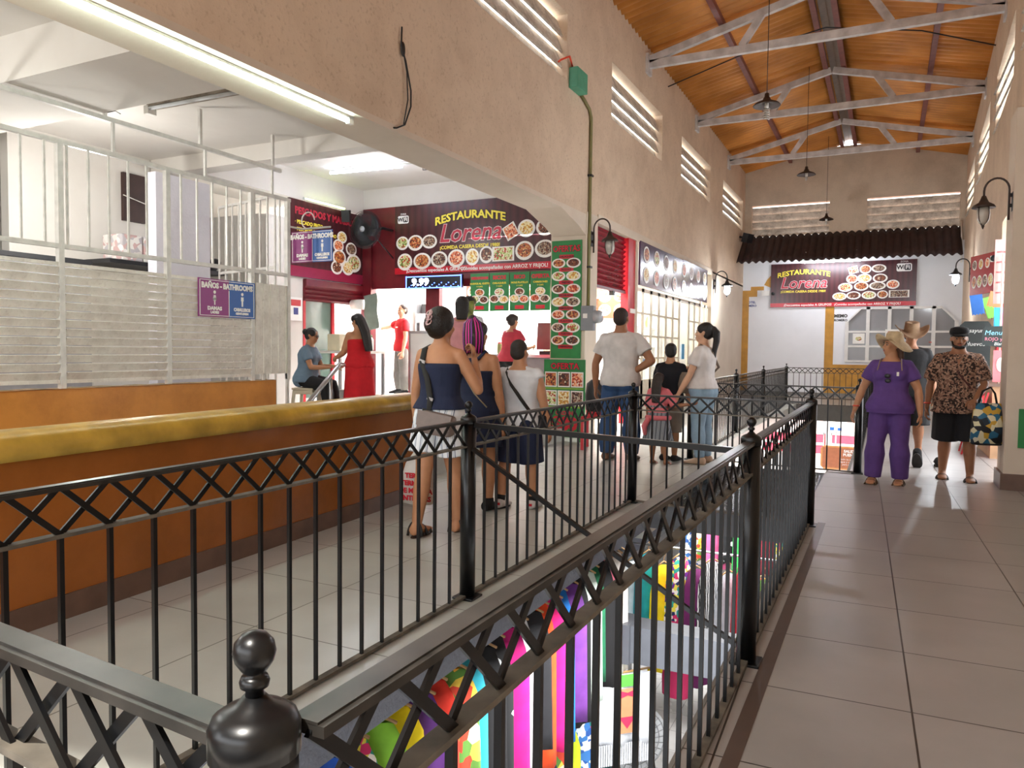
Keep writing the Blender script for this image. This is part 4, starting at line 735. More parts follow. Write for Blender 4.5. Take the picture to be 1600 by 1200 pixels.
t = thing('chalkboard', 'small chalkboard reading Menudo over the counter on the right', 'chalkboard', (1.09, 11.3, 1.42), 0); MB().prism([(0, 0, .03), (.3, 0, -.02), (.33, 0, .03), (.33, 0, .24), (.3, 0, .27), (.03, 0, .26), (0, 0, .22)], (0, .02, 0)).build('board', m_chalk, t); text('lettering', 'Menudo', t, mat('blue_chalk', '#8fd0e8', .7), .16, .18, -.004, .085, shear=.2); text('lettering', 'ROJO y', t, mat('pink_chalk', '#e08a9a', .7), .12, .1, -.004, .06); text('lettering', 'Blanco', t, m_chk, .2, .04, -.004, .055, shear=.2)
t = thing('shop_counter', 'tan shop counter jutting out beyond the right pillar', 'counter', (1.5, 11.9, 0)); MB().box(-.28, .3, -.6, .8, 0, .92).build('body', mat('tan_counter', '#b08a66', .5, var=.15), t); MB().box(-.33, .3, -.65, .85, .92, .96).build('top', m_brownbase, t)
o = MB().box(1.28, 1.3, 11.35, 11.4, .96, 2.6).build('white_upright', m_cw); tag(o, 'white upright of the shop front behind the right pillar', 'post')
o = MB().rbox((1.3, 11.3, 1.18), (.17, .01, .4)).build('pink_notice', mat('pink_red_sheet', '#dd7a80', .5, var=.2)); tag(o, 'pink notice sheet standing on the tan counter', 'notice'); mbx = MB(); disc(mbx, 1.3, 1.2, .05, .09, 11.29); mbx.build('ring_print', m_rim, o)
o = MB().box(1.36, 1.62, 12.3, 12.5, 1.0, 2.2).build('red_cooler', m_redp); tag(o, 'red cooler cabinet behind the counter on the right', 'cooler')
for i in range(2):
    t = thing('folding_chair', ['nearer red folding chair leaning on the tan counter', 'farther red folding chair leaning on the tan counter'][i], 'chair', (1.08 - .03 * i, 11.3 + .48 * i, 0), 0, 'red folding chairs'); m_rc = mat('red_plastic', '#c42530', .35)
    MB().rbox((0, 0, .6), (.03, .4, .42), (0, .13, 0)).build('backrest', m_rc, t); MB().rbox((-.05, 0, .3), (.03, .4, .25), (0, .13, 0)).build('seat', m_rc, t)
    for s_ in (-.19, .19): MB().bar((-.12, s_, 0), (.08, s_, .85), .02).build('leg', m_rc, t)
o = MB().box(1.17, 1.45, 8.735, 8.748, .42, .8).build('green_sticker', m_green); tag(o, 'green poster low on the right pillar at the picture edge', 'poster')
# ---------------------------------------------------------------- lower level seen through the opening
LZ = -2.8
struct('floor', MB().box(-9, 4, -4, 25.4, LZ - .1, LZ), tile_mat('white_floor_tile', '#d9d9d8', '#9a9a9a', .4, .4, .25))
struct('floor', MB().box(-14, 12, 25.4, 60, LZ - .1, LZ), mat('sunlit_paving', '#cfc6bd', .8, var=.1))
struct('wall_left', MB().box(-4.6, -4.5, -4, 25.2, LZ, -.3), m_slabw)
struct('wall_right', MB().box(1.6, 1.7, -4, 25.2, LZ, -.3), m_conc)
struct('trim_9', MB().box(-3.6, -1.84, 5.95, 6.25, -1.28, -.95).box(-1.84, -.55, 6.0, 6.25, -1.28, -.97), mat('grey_painted_beam', '#5c6068', .45, var=.1))
def cloth_mat(h): return mat('cloth_' + h.strip('#'), h, .85, var=.25, scale=7)
m_fl1 = ramp_mat('black_floral_cloth', ['#15161a', '#15161a', '#1a1b20', '#15161a', '#c8ccd0'], 'voronoi', 22, .8); m_fl2 = ramp_mat('bright_floral_cloth', ['#1b2a5a', '#e8d84a', '#d8316a', '#2a9a8a', '#f0e8e0', '#6a2a8a'], 'voronoi', 26, .8); m_fl3 = ramp_mat('blue_white_print', ['#2a5aa8', '#e8ecf0', '#3a78c0', '#cfe0ea'], 'voronoi', 24, .8); m_fl4 = ramp_mat('tropical_print', ['#e8a83a', '#c8412a', '#e8c84a', '#5a8a3a', '#f0e0c0'], 'voronoi', 14, .8)
m_hang = mat('wood_hanger', '#b08a5a', .5)
def garment(label, x, y, z, w, L, m_, rz=pi / 2, flare=1.15, group='clothes hanging under the walkway', fringe=False):
    """cloth on a hanger; local x across the shoulders, hanging down from z"""
    t = thing('hanging_garment', label, 'garment', (x, y, z), rz, group); n = 26; rings = []; ph = random.random() * 6
    for k in range(9):
        v = k / 8; ww = w * (.55 + .45 * min(1, v * 5)) * (1 + (flare - 1) * v) / 2; d = .016 + .014 * v; r_ = []
        for i in range(n):
            a = 2 * pi * i / n; u = cos(a); f = .011 * v * sin(7 * u + ph) + .006 * v * sin(13 * u + ph * 2)
            r_.append((u * ww, sin(a) * d + f, -.06 - L * v + .02 * (1 - u * u) * (v < .1) + .012 * sin(5 * u + ph) * (v > .9)))
        rings.append(r_)
    MB().loft(rings).build('cloth', m_, t)
    MB().tube([(-w * .32, 0, -.06), (0, 0, -.0), (w * .32, 0, -.06)], .008, 6).tube([(0, 0, 0), (0, 0, .04), (.02, 0, .06), (.0, 0, .08)], .004, 5).build('hanger', m_hang, t)
    return t
o = MB().tube([(-2.02, 1.6, -.30), (-2.02, 6.0, -.30)], .012, 8).build('clothes_rail', m_stl); tag(o, 'steel clothes rail under the edge of the left walkway', 'rail')
C = cloth_mat
seq = [('blue and white print', m_fl3, .6), ('sky blue', C('#2a60c8'), .8), ('multicoloured floral', m_fl2, .8), ('striped lime', C('#8ac83a'), .7), ('plain bright yellow', C('#f2d400'), .5), ('purple', C('#5a2a7a'), .8), ('tomato red', C('#d8301c'), .6), ('mustard print', m_fl4, .6), ('turquoise', C('#2aa8c0'), .9), ('black', C('#141519'), 1.0), ('black with white flowers', m_fl1, 1.05), ('deep magenta', C('#c01078'), 1.0), ('white', C('#dfe4ea'), 1.0), ('charcoal', C('#1c1d22'), .9), ('vivid orange', C('#f4501a'), 1.1), ('hot magenta', C('#e0107a'), 1.05), ('cobalt blue', C('#1878d0'), 1.1), ('violet', C('#6a348a'), 1.0), ('inky black', C('#17171c'), 1.1), ('pale mint', C('#d4e4dc'), 1.0), ('forest green', C('#1a6a48'), .9), ('jet black', C('#101014'), 1.0), ('rose', C('#d06a80'), .9), ('ivory', C('#ece8e2'), 1.0)]
for i, (nm, m_, L) in enumerate(seq): garment('%s garment on the rail under the left walkway' % nm, -2.02 + .03 * (i % 2), 2.2 + .162 * i, -.30, .30, L, m_, pi / 2 - .75)
# second row beyond the grey beam, turned towards the camera
for i, (nm, m_, L) in enumerate([('white and black lettered', m_fl1, .9), ('pure white', C('#e8ecf0'), .9), ('teal', C('#1a9aa8'), 1.1), ('lemon yellow', C('#f0d818'), 1.1), ('dark printed', m_fl2, .9), ('plum', C('#6a1a5a'), 1.2), ('zebra', ramp_mat('zebra_cloth', ['#e0e0e0', '#17171a'], 'wave', 14, .8, dist=3.), .8), ('pale grey', C('#b8bcc4'), 1.2), ('ruby', C('#b8182c'), 1.0), ('multicolour printed', m_fl4, .8), ('soft mauve', C('#a87a98'), 1.1), ('scarlet', C('#e01a24'), .8)]): garment('%s garment on the farther rail beyond the grey beam' % nm, -2.5 + .165 * i, 7.65, -.75 - .1 * (i % 2), .30, L, m_, .75, group='clothes beyond the grey beam')
o = MB().tube([(-2.7, 7.65, -.70), (-.5, 7.65, -.70)], .012, 8).build('clothes_rail', m_stl); tag(o, 'steel clothes rail beyond the grey beam', 'rail')
for i, (nm, m_, L) in enumerate([('navy printed', m_fl3, .9), ('tiger orange', m_fl4, .8), ('candy pink', C('#e86aa0'), .9), ('black lettered', m_fl1, .8), ('bright green', C('#3ac05a'), .9), ('cream', C('#e6dcc4'), 1.0), ('wine red', C('#7a1a2a'), .9), ('patchwork', m_fl2, .8), ('pale blue', C('#9ac0dc'), 1.0), ('soft orange', C('#e8905a'), .9)]): garment('%s garment on the rail farthest back on the lower floor' % nm, -2.3 + .175 * i, 10.2, -.62, .32, L, m_, .7, group='clothes farthest back on the lower floor')
o = MB().tube([(-2.5, 10.2, -.54), (-.5, 10.2, -.54)], .012, 8).build('clothes_rail', m_stl); tag(o, 'steel clothes rail farthest back on the lower floor', 'rail')
for i, (nm, m_, L) in enumerate([('yellow sale', C('#f0dc2a'), .45), ('dark comic', m_fl1, .5), ('multicolour swim', m_fl2, .5), ('coral', C('#e85a4a'), .45), ('sea blue print', m_fl3, .5), ('white summer', C('#e4e6ea'), .5), ('tropical shirt', m_fl4, .45)]): garment('%s garment in the short row over the low table' % nm, -2.35 + .2 * i, 8.3, -1.5 - .04 * (i % 2), .3, L, m_, .7, group='short row over the low table')
o = MB().tube([(-2.5, 8.3, -1.43), (-.95, 8.3, -1.43)], .012, 8).build('clothes_rail', m_stl); tag(o, 'short steel rail over the low table', 'rail')
# lower front row: folded and printed beachwear
for i, (nm, m_, L) in enumerate([('blue lettered black', m_fl1, .8), ('comic print', m_fl2, .7), ('navy', C('#1c2440'), .8), ('tan print', m_fl4, .7), ('chartreuse', C('#c8e02a'), .8), ('blue patterned', m_fl3, .8), ('aqua and pink', m_fl2, .9), ('dark teal', C('#1a4a50'), .8)]): garment('%s garment hanging low near the floor fan' % nm, -2.2 + .02 * (i % 2), 4.5 + .22 * i, -1.55, .32, L, m_, pi / 2 - .8, group='low row of beachwear')
o = MB().tube([(-2.2, 4.3, -1.47), (-2.2, 6.3, -1.47)], .012, 8).build('clothes_rail', m_stl); tag(o, 'low steel rail near the floor fan', 'rail')
# white beach cover-up printed with a bikini
t = thing('beach_cover', 'white fringed beach cover printed with a pink bikini', 'garment', (-1.88, 6.02, -1.38), .75)
m_cv = C('#dde2ea'); MB().grid(16, 8, lambda u, v: (-.26 + .52 * u, .02 * sin(u * 12), -.62 * v)).build('cloth', m_cv, t).modifiers.new('thickness', 'SOLIDIFY').thickness = .004
fr = MB(); [fr.box(-.26 + .021 * i, -.26 + .021 * i + .014, -.006, .002, -.78, -.6) for i in range(25)]; fr.build('fringe', m_cv, t)
mb = MB(); mb.prism([(-.08, -.03, -.12), (.08, -.03, -.12), (.065, -.03, -.3), (.09, -.03, -.5), (-.09, -.03, -.5), (-.065, -.03, -.3)], (0, -.004, 0)); mb.build('skin_print', mat('tan_print', '#d8946a', .8), t)
mb = MB(); mb.prism([(-.08, -.036, -.13), (0, -.036, -.155), (.08, -.036, -.13), (.075, -.036, -.2), (.0, -.036, -.175), (-.075, -.036, -.2)], (0, -.003, 0)); mb.build('bikini_top', mat('pink_print', '#f0305a', .8), t); mb = MB(); mb.prism([(-.075, -.036, -.36), (.075, -.036, -.36), (0, -.036, -.46)], (0, -.003, 0)); mb.build('bikini_print', mat('pink_print', '#f0305a', .8), t)
mb = MB(); mb.prism([(-.09, -.03, 0), (.09, -.03, 0), (.1, -.03, -.1), (-.1, -.03, -.1)], (0, -.004, 0)); mb.build('green_print', mat('neon_green_print', '#5fe04a', .8), t)
o = MB().tube([(-2.1, 5.75, -1.37), (-1.68, 6.26, -1.37)], .01, 8).build('clothes_rail', m_hang); tag(o, 'short wooden rod above the fringed beach cover', 'rod')
# floor fan
t = thing('floor_fan', 'round grey floor fan standing under the beach cover', 'fan', (-1.92, 6.35, LZ), .75); FC = .72
mb = MB()
for r_ in (.27, .22, .17, .12, .07): mb.tube([(r_ * cos(a), -.09, FC + r_ * sin(a)) for a in [2 * pi * i / 28 for i in range(29)]], .004, 5)
for i in range(28): a = 2 * pi * i / 28; mb.tube([(.05 * cos(a), -.1, FC + .05 * sin(a)), (.28 * cos(a), -.08, FC + .28 * sin(a))], .003, 4)
mb.build('grille', m_grey, t); MB().lathe([(.27, -.09), (.3, -.08), (.3, .07), (.27, .08)], (0, 0, FC), 32, R=Euler((pi / 2, 0, 0)).to_matrix()).build('drum', mat('pale_fan_shell', '#c4c8cc', .4), t)
MB().lathe([(.055, .1), (.06, .09), (.06, .0)], (0, 0, FC), 18, R=Euler((pi / 2, 0, 0)).to_matrix()).build('hub', m_rim, t); mb = MB()
for k in range(4): a0 = pi / 2 * k; mb.grid(5, 3, lambda u, v: ((.05 + .2 * u) * cos(a0 + .8 * v), -.03 + .05 * v, FC + (.05 + .2 * u) * sin(a0 + .8 * v)))
mb.build('blades', m_grey, t).modifiers.new('thickness', 'SOLIDIFY').thickness = .004
for s_ in (-.2, .2): MB().bar((s_, .15, 0), (s_, 0, .5), .03).bar((s_, -.15, 0), (s_, 0, .5), .03).build('leg', m_dk, t)
# souvenir counter on the lower floor, bags
m_bag = ramp_mat('rainbow_bag', ['#d8316a', '#e8842a', '#f0c83a', '#7a3a9a'], 'wave', 4, .7, (0, 0, 1), const=True)
t = thing('display_table', 'low table with folded goods on the lower floor', 'table', (-1.75, 8.6, LZ)); MB().box(-.8, .8, -.5, .5, .7, .74).build('tabletop', m_rim, t)
for x in (-.75, .75):
    for y in (-.45, .45): MB().box(x - .02, x + .02, y - .02, y + .02, 0, .7).build('leg', m_stl, t)
for i in range(14):
    o = MB().rbox((-2.35 + .2 * (i % 7), 8.35 + .4 * (i // 7), LZ + .74 + .05 + .02 * (i % 3)), (.18, .28, .1 + .04 * (i % 3)), (0, 0, .1 * (i % 4))).build('folded_cloth', [m_fl2, m_fl3, C('#e8ecf0'), C('#e0107a'), m_fl4, C('#2aa8c0')][i % 6], bevel=.02); tag(o, 'folded colourful cloth on the low table of the lower floor', 'cloth', 'folded cloths on the low table')
t = thing('shoulder_bag', 'rainbow striped bag hanging on the lower floor beside the beachwear', 'bag', (-1.75, 7.2, -1.75)); MB().loft([[(.13 * s_ * cos(a), .05 * s_ * sin(a), z) for a in [2 * pi * i / 16 for i in range(16)]] for z, s_ in ((-.3, .8), (-.28, 1), (-.1, 1.05), (0, .9), (.01, .6))]).build('bag_body', m_bag, t); MB().tube([(-.1, 0, 0), (-.06, 0, .2), (.06, 0, .2), (.1, 0, 0)], .01, 6).build('bag_strap', m_dk, t)
# sunlit yard past the end of the building: stalls, exit sign board
struct('wall_back', MB().box(-14, 12, 44, 44.3, LZ, 4), mat('pinkish_yard_wall', '#d8c2bc', .8))
for i, (x, lab) in enumerate(((-3.4, 'left market stall with a brown canopy in the sunlit yard'), (-.7, 'right market stall with a brown canopy in the sunlit yard'))):
    t = thing('market_stall', lab, 'stall', (x, 34, LZ), 0, 'market stalls'); MB().prism([(-1.3, -.8, 1.7), (1.3, -.8, 1.7), (1.1, .6, 2.5), (-1.1, .6, 2.5)], (0, .03, .03)).build('canopy', mat('brown_canopy', '#9a6a5e', .8), t); MB().box(-1.2, 1.2, -.7, .6, 0, .8).build('counter', mat('rose_red_cloth', '#c83a50', .7), t); MB().box(-1.22, 1.22, -.72, .62, .8, .86).box(-1.22, 1.22, -.73, -.7, .35, .45).build('white_band', m_rim, t)
    for s_ in (-1.2, 1.2): MB().bar((s_, -.7, 0), (s_, -.7, 1.72), .04).build('pole', m_stl, t)
t = thing('beach_umbrella', 'white pointed parasol with blue marks between the two stalls', 'parasol', (-1.65, 31.5, LZ)); MB().lathe([(.5, 1.15), (.25, 1.75), (.02, 2.2)], n=8, sm=False).build('canopy', m_rim, t); MB().tube([(0, 0, 0), (0, 0, 1.2)], .025, 8).build('pole', m_stl, t); MB().box(-.2, -.05, -.46, -.4, 1.2, 1.32).box(.08, .22, -.46, -.4, 1.2, 1.3).build('blue_mark', m_blu, t)
t = thing('exit_board', 'terracotta sign board reading SALIDA PUENTE in the sunlit yard', 'sign', (-1.86, 26.9, -2.5), 0); m_tc = mat('terracotta_board', '#c07a58', .6)
MB().prism([(.1, 0, 0), (1.5, 0, 0), (1.6, 0, .1), (1.6, 0, .68), (1.5, 0, .78), (.1, 0, .78), (0, 0, .68), (0, 0, .1)], (0, .04, 0)).build('board', mat('orange_board_edge', '#e0a468', .6), t); MB().box(.06, 1.54, -.01, 0, .06, .72).build('panel', m_tc, t)
text('lettering', 'SALIDA', t, m_wht, .9, .62, -.014, .12, bold=.006); text('lettering', 'PUENTE', t, m_wht, .9, .5, -.014, .12, bold=.006); text('lettering', 'Todo su alcance\nagua y comida\npara todos', t, m_wht, .85, .27, -.014, .085)
MB().box(.2, .26, 0, .05, -.3, 0).box(1.34, 1.4, 0, .05, -.3, 0).build('post', m_dk, t)
# ---------------------------------------------------------------- people: one continuous remeshed body each, clothes follow it
def remesh(mb, voxel, it=3):
    me = mb.mesh('tmp'); o = bpy.data.objects.new('tmp', me); COL.objects.link(o)
    r = o.modifiers.new('r', 'REMESH'); r.mode = 'VOXEL'; r.voxel_size = voxel; r.use_smooth_shade = True
    s = o.modifiers.new('s', 'SMOOTH'); s.factor = .5; s.iterations = it
    bpy.context.view_layer.update(); out = bpy.data.meshes.new_from_object(o.evaluated_get(bpy.context.evaluated_depsgraph_get()))
    bpy.data.objects.remove(o); bpy.data.meshes.remove(me); return out
def link(name, me, m, parent):
    me.materials.clear()
    for k in (m if isinstance(m, (list, tuple)) else [m]): me.materials.append(k)
    o = bpy.data.objects.new(name, me); me.name = name; COL.objects.link(o); o.parent = parent; return o
TM = [(.452, .03, .04), (.475, .072, .062), (.50, .088, .071), (.53, .093, .074), (.57, .089, .069), (.61, .083, .062), (.65, .084, .062), (.70, .094, .068), (.745, .102, .069), (.78, .100, .062), (.803, .086, .051), (.823, .056, .041), (.842, .036, .036), (.88, .030, .033)]
TF = [(.452, .03, .04), (.475, .076, .064), (.50, .096, .075), (.53, .100, .078), (.57, .090, .068), (.61, .077, .058), (.65, .077, .058), (.70, .085, .066), (.735, .089, .073), (.775, .088, .060), (.80, .078, .048), (.82, .050, .038), (.842, .032, .033), (.88, .027, .030)]
class Person:
    def __init__(s, label, loc, yaw, H, skin, fem=False, w=1., belly=0., lean=(0, 0, 0), head=(0, 0, 0), arms=None, legs=None, curl=(.5, .5), palms=(None, None), voxel=.012, face=True, bare=False, armw=1., footpitch=(0, 0), zfix=None, toes=(0, 0)):
        s.H = H; s.w = w; s.fem = fem; s.T0 = TF if fem else TM; s.belly = belly; s.lean = lean; s.vox = voxel; s.skin = skin; s.armw = armw
        s.root = thing('person', label, 'person', (loc[0], loc[1], 0), yaw)
        s.sh = [s.T(((-1) * (.088 if fem else .098) * (.6 + .4 * w), 0, .789)), s.T(((.088 if fem else .098) * (.6 + .4 * w), 0, .789))]
        A = arms or (((-.12, .03, -1), (-.06, .12, -1)), ((.12, .03, -1), (.06, .12, -1)))
        s.el, s.wr, s.ad, s.hd = [], [], [], []
        for i in (0, 1):
            u, f = Vector(A[i][0]).normalized(), Vector(A[i][1]).normalized(); e = s.sh[i] + u * .172 * H; wri = e + f * .148 * H; s.el.append(e); s.wr.append(wri); s.ad.append(u); s.hd.append(f)
        Lg = legs or (((0, 0, -1), (0, 0, -1)), ((0, 0, -1), (0, 0, -1)))
        s.hip = [Vector((-.048 * w ** .5, 0, .5)) * H, Vector((.048 * w ** .5, 0, .5)) * H]; s.kn, s.an = [], []
        for i in (0, 1):
            a, b = Vector(Lg[i][0]).normalized(), Vector(Lg[i][1]).normalized(); k = s.hip[i] + a * .232 * H; s.kn.append(k); s.an.append(k + b * .228 * H)
        s.fp = footpitch; s.toes = toes
        low = min((s.an[i].z - (.040 * H if footpitch[i] == 0 else .04 * H + .09 * H * sin(max(0, footpitch[i])))) for i in (0, 1)); base = loc[2] if len(loc) > 2 else 0
        s.root.location.z = base - low if zfix is None else zfix; s.base = base; bpy.context.view_layer.update()
        s.neck = s.T((0, .0, .862)); s.hR = Euler((head[0], head[1], head[2]), 'XYZ').to_matrix()
        s.body(curl, palms, face, bare)
    def T(s, p):
        H = s.H; x, y, z = p; t = min(1, max(0, (z - .5) / .14)); t = t * t * (3 - 2 * t)
        v = Vector((x, y, z - .52)); R = Euler((-s.lean[0] * t, s.lean[1] * t, s.lean[2] * t)).to_matrix(); return (R @ v + Vector((0, 0, .52))) * H
    def hp(s, p): return s.neck + s.hR @ (Vector(p) * s.H)
    def ring(s, z, a, b, infl=0., n=20, yo=0.):
        bz = s.belly * math.exp(-((z - .60) / .055) ** 2); b2 = b * s.w ** .6 + infl; a2 = a * s.w + infl; r = []
        for i in range(n):
            t = 2 * pi * i / n; c, d = cos(t), sin(t); e = .85
            x = a2 * math.copysign(abs(c) ** e, c); y = b2 * math.copysign(abs(d) ** e, d) + (bz * max(0, d)); r.append(s.T((x, y + yo, z)))
        return r
    def arm_r(s): k = s.armw * s.H; return [.030 * k, .030 * k, .027 * k, .0225 * k], [.0225 * k, .0245 * k, .020 * k, .0155 * k]
    def leg_pts(s, i):
        h, k, a = s.hip[i], s.kn[i], s.an[i]; return [h + Vector((0, 0, .02 * s.H)), h.lerp(k, .35), h.lerp(k, .75), k, k.lerp(a, .3), k.lerp(a, .65), a]
    def leg_r(s): k = s.H * (.75 + .25 * s.w); return [.056 * k, .054 * k, .043 * k, .036 * k, .0375 * k, .028 * k, .0215 * k]
    def foot_frame(s, i):
        p = s.fp[i]; yw = s.toes[i]; R = Euler((-p, 0, yw)).to_matrix(); return R
    def foot(s, mb, i, infl=0., L=1.):
        H = s.H; R = s.foot_frame(i); a = s.an[i]; rings = []
        for y, w, h, z0 in ((-.036, .012, .03, .006), (-.03, .021, .045, .002), (-.01, .024, .058, .0), (.02, .025, .05, .0), (.05, .029, .036, 0), (.08, .031, .026, 0), (.102, .026, .020, 0), (.112, .014, .014, .002)):
            rings.append([a + R @ Vector(((w + infl) * cos(t) * H, (y * L + (infl if y > .05 else -infl if y < -.02 else 0)) * H, (-.04 - (infl * .5 if infl else 0) + z0 + (h + infl) * (.5 + .5 * sin(t))) * H)) for t in [2 * pi * k / 14 for k in range(14)]])
        mb.loft(rings)
    def body(s, curl, palms, face, bare):
        H = s.H; mb = MB(); mb.loft([s.ring(*r) for r in s.T0])
        mb.tube([s.T((0, .0, .82)), s.neck, s.hp((0, .0, .03))], [.034 * H, .029 * H, .03 * H], 12)
        if s.fem:
            for sx in (-1, 1): mb.ell(s.T((sx * .04 * s.w, .05 * s.w ** .5, .728)), (.036 * H * s.w ** .5, .032 * H, .034 * H))
        for sx in (-1, 1): mb.ell(s.T((sx * .042 * s.w, -.042, .505)), (.047 * H * s.w ** .5, .045 * H, .05 * H))
        ra, rf = s.arm_r()
        for i in (0, 1):
            S_, E_, W_ = s.sh[i], s.el[i], s.wr[i]; mb.tube([s.T((0, -.008, .838)), s.T((0, -.008, .822)).lerp(S_, .5), S_], [.026 * H, .026 * H, .028 * H], 10); mb.ell(S_, (.030 * H * s.armw,) * 3); mb.tube([S_, S_.lerp(E_, .35), S_.lerp(E_, .7), E_], ra, 12); mb.ell(E_, (ra[3],) * 3); mb.tube([E_, E_.lerp(W_, .3), E_.lerp(W_, .7), W_], rf, 12); mb.tube([W_, W_ + s.hd[i] * .03 * H], [rf[3], .013 * H], 10)
            mb.tube(s.leg_pts(i), s.leg_r(), 14); mb.ell(s.kn[i], (.0365 * H,) * 3); s.foot(mb, i)
        # head
        R = s.hR
        mb.ell(s.hp((0, -.007, .074)), (.0455 * H, .0565 * H, .054 * H), R); mb.ell(s.hp((0, .014, .034)), (.0365 * H, .041 * H, .037 * H), R); mb.ell(s.hp((0, .040, .008)), (.017 * H, .014 * H, .012 * H), R)
        mb.tube([s.hp((0, .049, .068)), s.hp((0, .058, .05)), s.hp((0, .0645, .042))], [.005 * H, .0075 * H, .0085 * H], 8); mb.ell(s.hp((0, .054, .0405)), (.0125 * H, .008 * H, .006 * H), R); mb.ell(s.hp((0, .049, .0235)), (.016 * H, .009 * H, .010 * H), R)
        for sx in (-1, 1): mb.ell(s.hp((sx * .0465, -.006, .056)), (.006 * H, .012 * H, .018 * H), R @ Euler((0, 0, sx * .4)).to_matrix()); mb.ell(s.hp((sx * .026, .037, .046)), (.014 * H, .012 * H, .012 * H), R)
        me = remesh(mb, s.vox); hb = MB(); hb.v = [tuple(v.co) for v in me.vertices]; hb.f = [list(p.vertices) for p in me.polygons]; hb.m = [0] * len(hb.f); hb.s = [True] * len(hb.f); bpy.data.meshes.remove(me)
        for i in (0, 1): s.hand(hb, i, curl[i], palms[i])
        hb.build('body', s.skin, s.root)
        if face:
            mb = MB()
            for sx in (-1, 1): mb.ell(s.hp((sx * .0185, .0455, .0615)), (.0075 * H, .0048 * H, .0034 * H), R, 10, 6)
            mb.build('eyes', m_eye, s.root); mb = MB()
            for sx in (-1, 1): mb.ell(s.hp((sx * .0185, .0497, .0615)), (.0038 * H, .002 * H, .0042 * H), R, 8, 5)
            mb.build('irises', m_iris, s.root); mb = MB()
            for sx in (-1, 1): mb.tube([s.hp((sx * .0085, .0515, .0725)), s.hp((sx * .018, .0515, .076)), s.hp((sx * .029, .044, .072))], [.0022 * H, .0026 * H, .0012 * H], 6)
            mb.build('eyebrows', m_hairb, s.root); mb = MB(); mb.ell(s.hp((0, .0565, .0255)), (.0125 * H, .0035 * H, .0028 * H), R, 10, 5); mb.ell(s.hp((0, .056, .0205)), (.011 * H, .004 * H, .0032 * H), R, 10, 5); mb.build('lips', m_lip, s.root)
    def hand(s, mb, i, curl, palm):
        H = s.H; d = s.hd[i]; sx = -1 if i == 0 else 1
        n = Vector(palm[0]) if palm else Vector((-sx, 0, 0)); n = (n - d * n.dot(d)).normalized(); th = Vector(palm[1]) if palm else Vector((0, 1, 0)); th = (th - d * th.dot(d) - n * th.dot(n)).normalized()
        w0 = s.wr[i] + d * .012 * H; rings = []
        for t, w, h in ((0, .014, .011), (.015, .019, .011), (.035, .023, .0105), (.052, .0225, .0095), (.058, .019, .007)): rings.append([w0 + d * t * H + th * w * H * cos(a) + n * h * H * sin(a) for a in [2 * pi * k / 14 for k in range(14)]])
        mb.loft(rings); ti = None
        for k, (o, L) in enumerate(((.0165, .039), (.0055, .045), (-.0055, .042), (-.0165, .033))):
            b = w0 + d * .050 * H + th * o * H; pts = [b]; ang = .12; 
            for q, fr in enumerate((.45, .32, .23)):
                ang += curl * (.5 + .25 * q) + .05 * k * curl; pts.append(pts[-1] + (d * cos(ang) + n * sin(ang) + th * o * 1.5) * L * fr * H * 1.05)
            mb.tube(pts, [.0056 * H, .0054 * H, .0050 * H, .0036 * H], 8)
        b = w0 + d * .012 * H + th * .014 * H; p1 = b + (d * .6 + th * .7 + n * .25).normalized() * .024 * H; p2 = p1 + (d * .85 + th * .25 + n * .35).normalized() * .02 * H; p3 = p2 + (d * .9 + n * .4).normalized() * .013 * H; mb.tube([b - th * .004 * H, p1, p2, p3], [.0085 * H, .0068 * H, .006 * H, .0042 * H], 8)
    # ---- clothing
    def zr(s, z0, z1):
        T0 = s.T0; zs = [z0] + [t[0] for t in T0 if z0 + .004 < t[0] < z1 - .004] + [z1]; out = []
        for z in zs:
            for k in range(len(T0) - 1):
                if T0[k][0] <= z <= T0[k + 1][0]:
                    f = (z - T0[k][0]) / (T0[k + 1][0] - T0[k][0]); out.append((z, T0[k][1] * (1 - f) + T0[k + 1][1] * f, T0[k][2] * (1 - f) + T0[k + 1][2] * f)); break
        return out
    def top(s, name, m, z0, z1, infl=.008, flare=.0, sleeve=0., sl_infl=.008, strap=None, it=3, bust=True):
        H = s.H; mb = MB(); R_ = s.zr(max(z0, .476), z1); rings = []
        for z, a, b in R_:
            k = max(0, (.62 - z) / .12); a = max(a, .9 * (.09 if s.fem else .085)) if z < .6 and flare >= 0 else a
            rings.append(s.ring(z, a, b, infl + flare * k))
        if z0 < .476: rings.insert(0, [v + Vector((0, 0, (z0 - .476) * H)) for v in s.ring(.476, .094, .076, infl + flare)])
        mb.loft(rings); ra, rf = s.arm_r()
        if s.fem and bust:
            for sx in (-1, 1): mb.ell(s.T((sx * .04 * s.w, .052 * s.w ** .5, .728)), ((.036 * s.w ** .5 + infl) * H, (.032 + infl) * H, (.034 + infl) * H))
        if s.fem and z0 < .52 and flare < .015:
            if True:
                for sx in (-1, 1): mb.ell(s.T((sx * .042 * s.w, -.042, .505)), ((.047 * s.w ** .5 + infl) * H, (.045 + infl) * H, (.05 + infl) * H))
        if sleeve:
            for i in (0, 1):
                S_, E_, W_ = s.sh[i], s.el[i], s.wr[i]; mb.ell(S_, ((.029 * s.armw + infl * .7) * H,) * 3); mb.tube([s.T((0, -.008, .822)).lerp(S_, .12), s.T((0, -.008, .820)).lerp(S_, .5), S_], [(.024 + infl * .6) * H, (.026 + infl * .6) * H, (.028 + infl * .6) * H], 10); f = min(sleeve, 1); pts = [S_.lerp(s.T((0, 0, .77)), .3), S_, S_.lerp(E_, .5 * f), S_.lerp(E_, f)]; rr = [ra[0], ra[0] + sl_infl * .4 * H, ra[1] + (sl_infl + .002) * H, ra[2] + (sl_infl + .004) * H]
                mb.tube(pts, rr, 14)
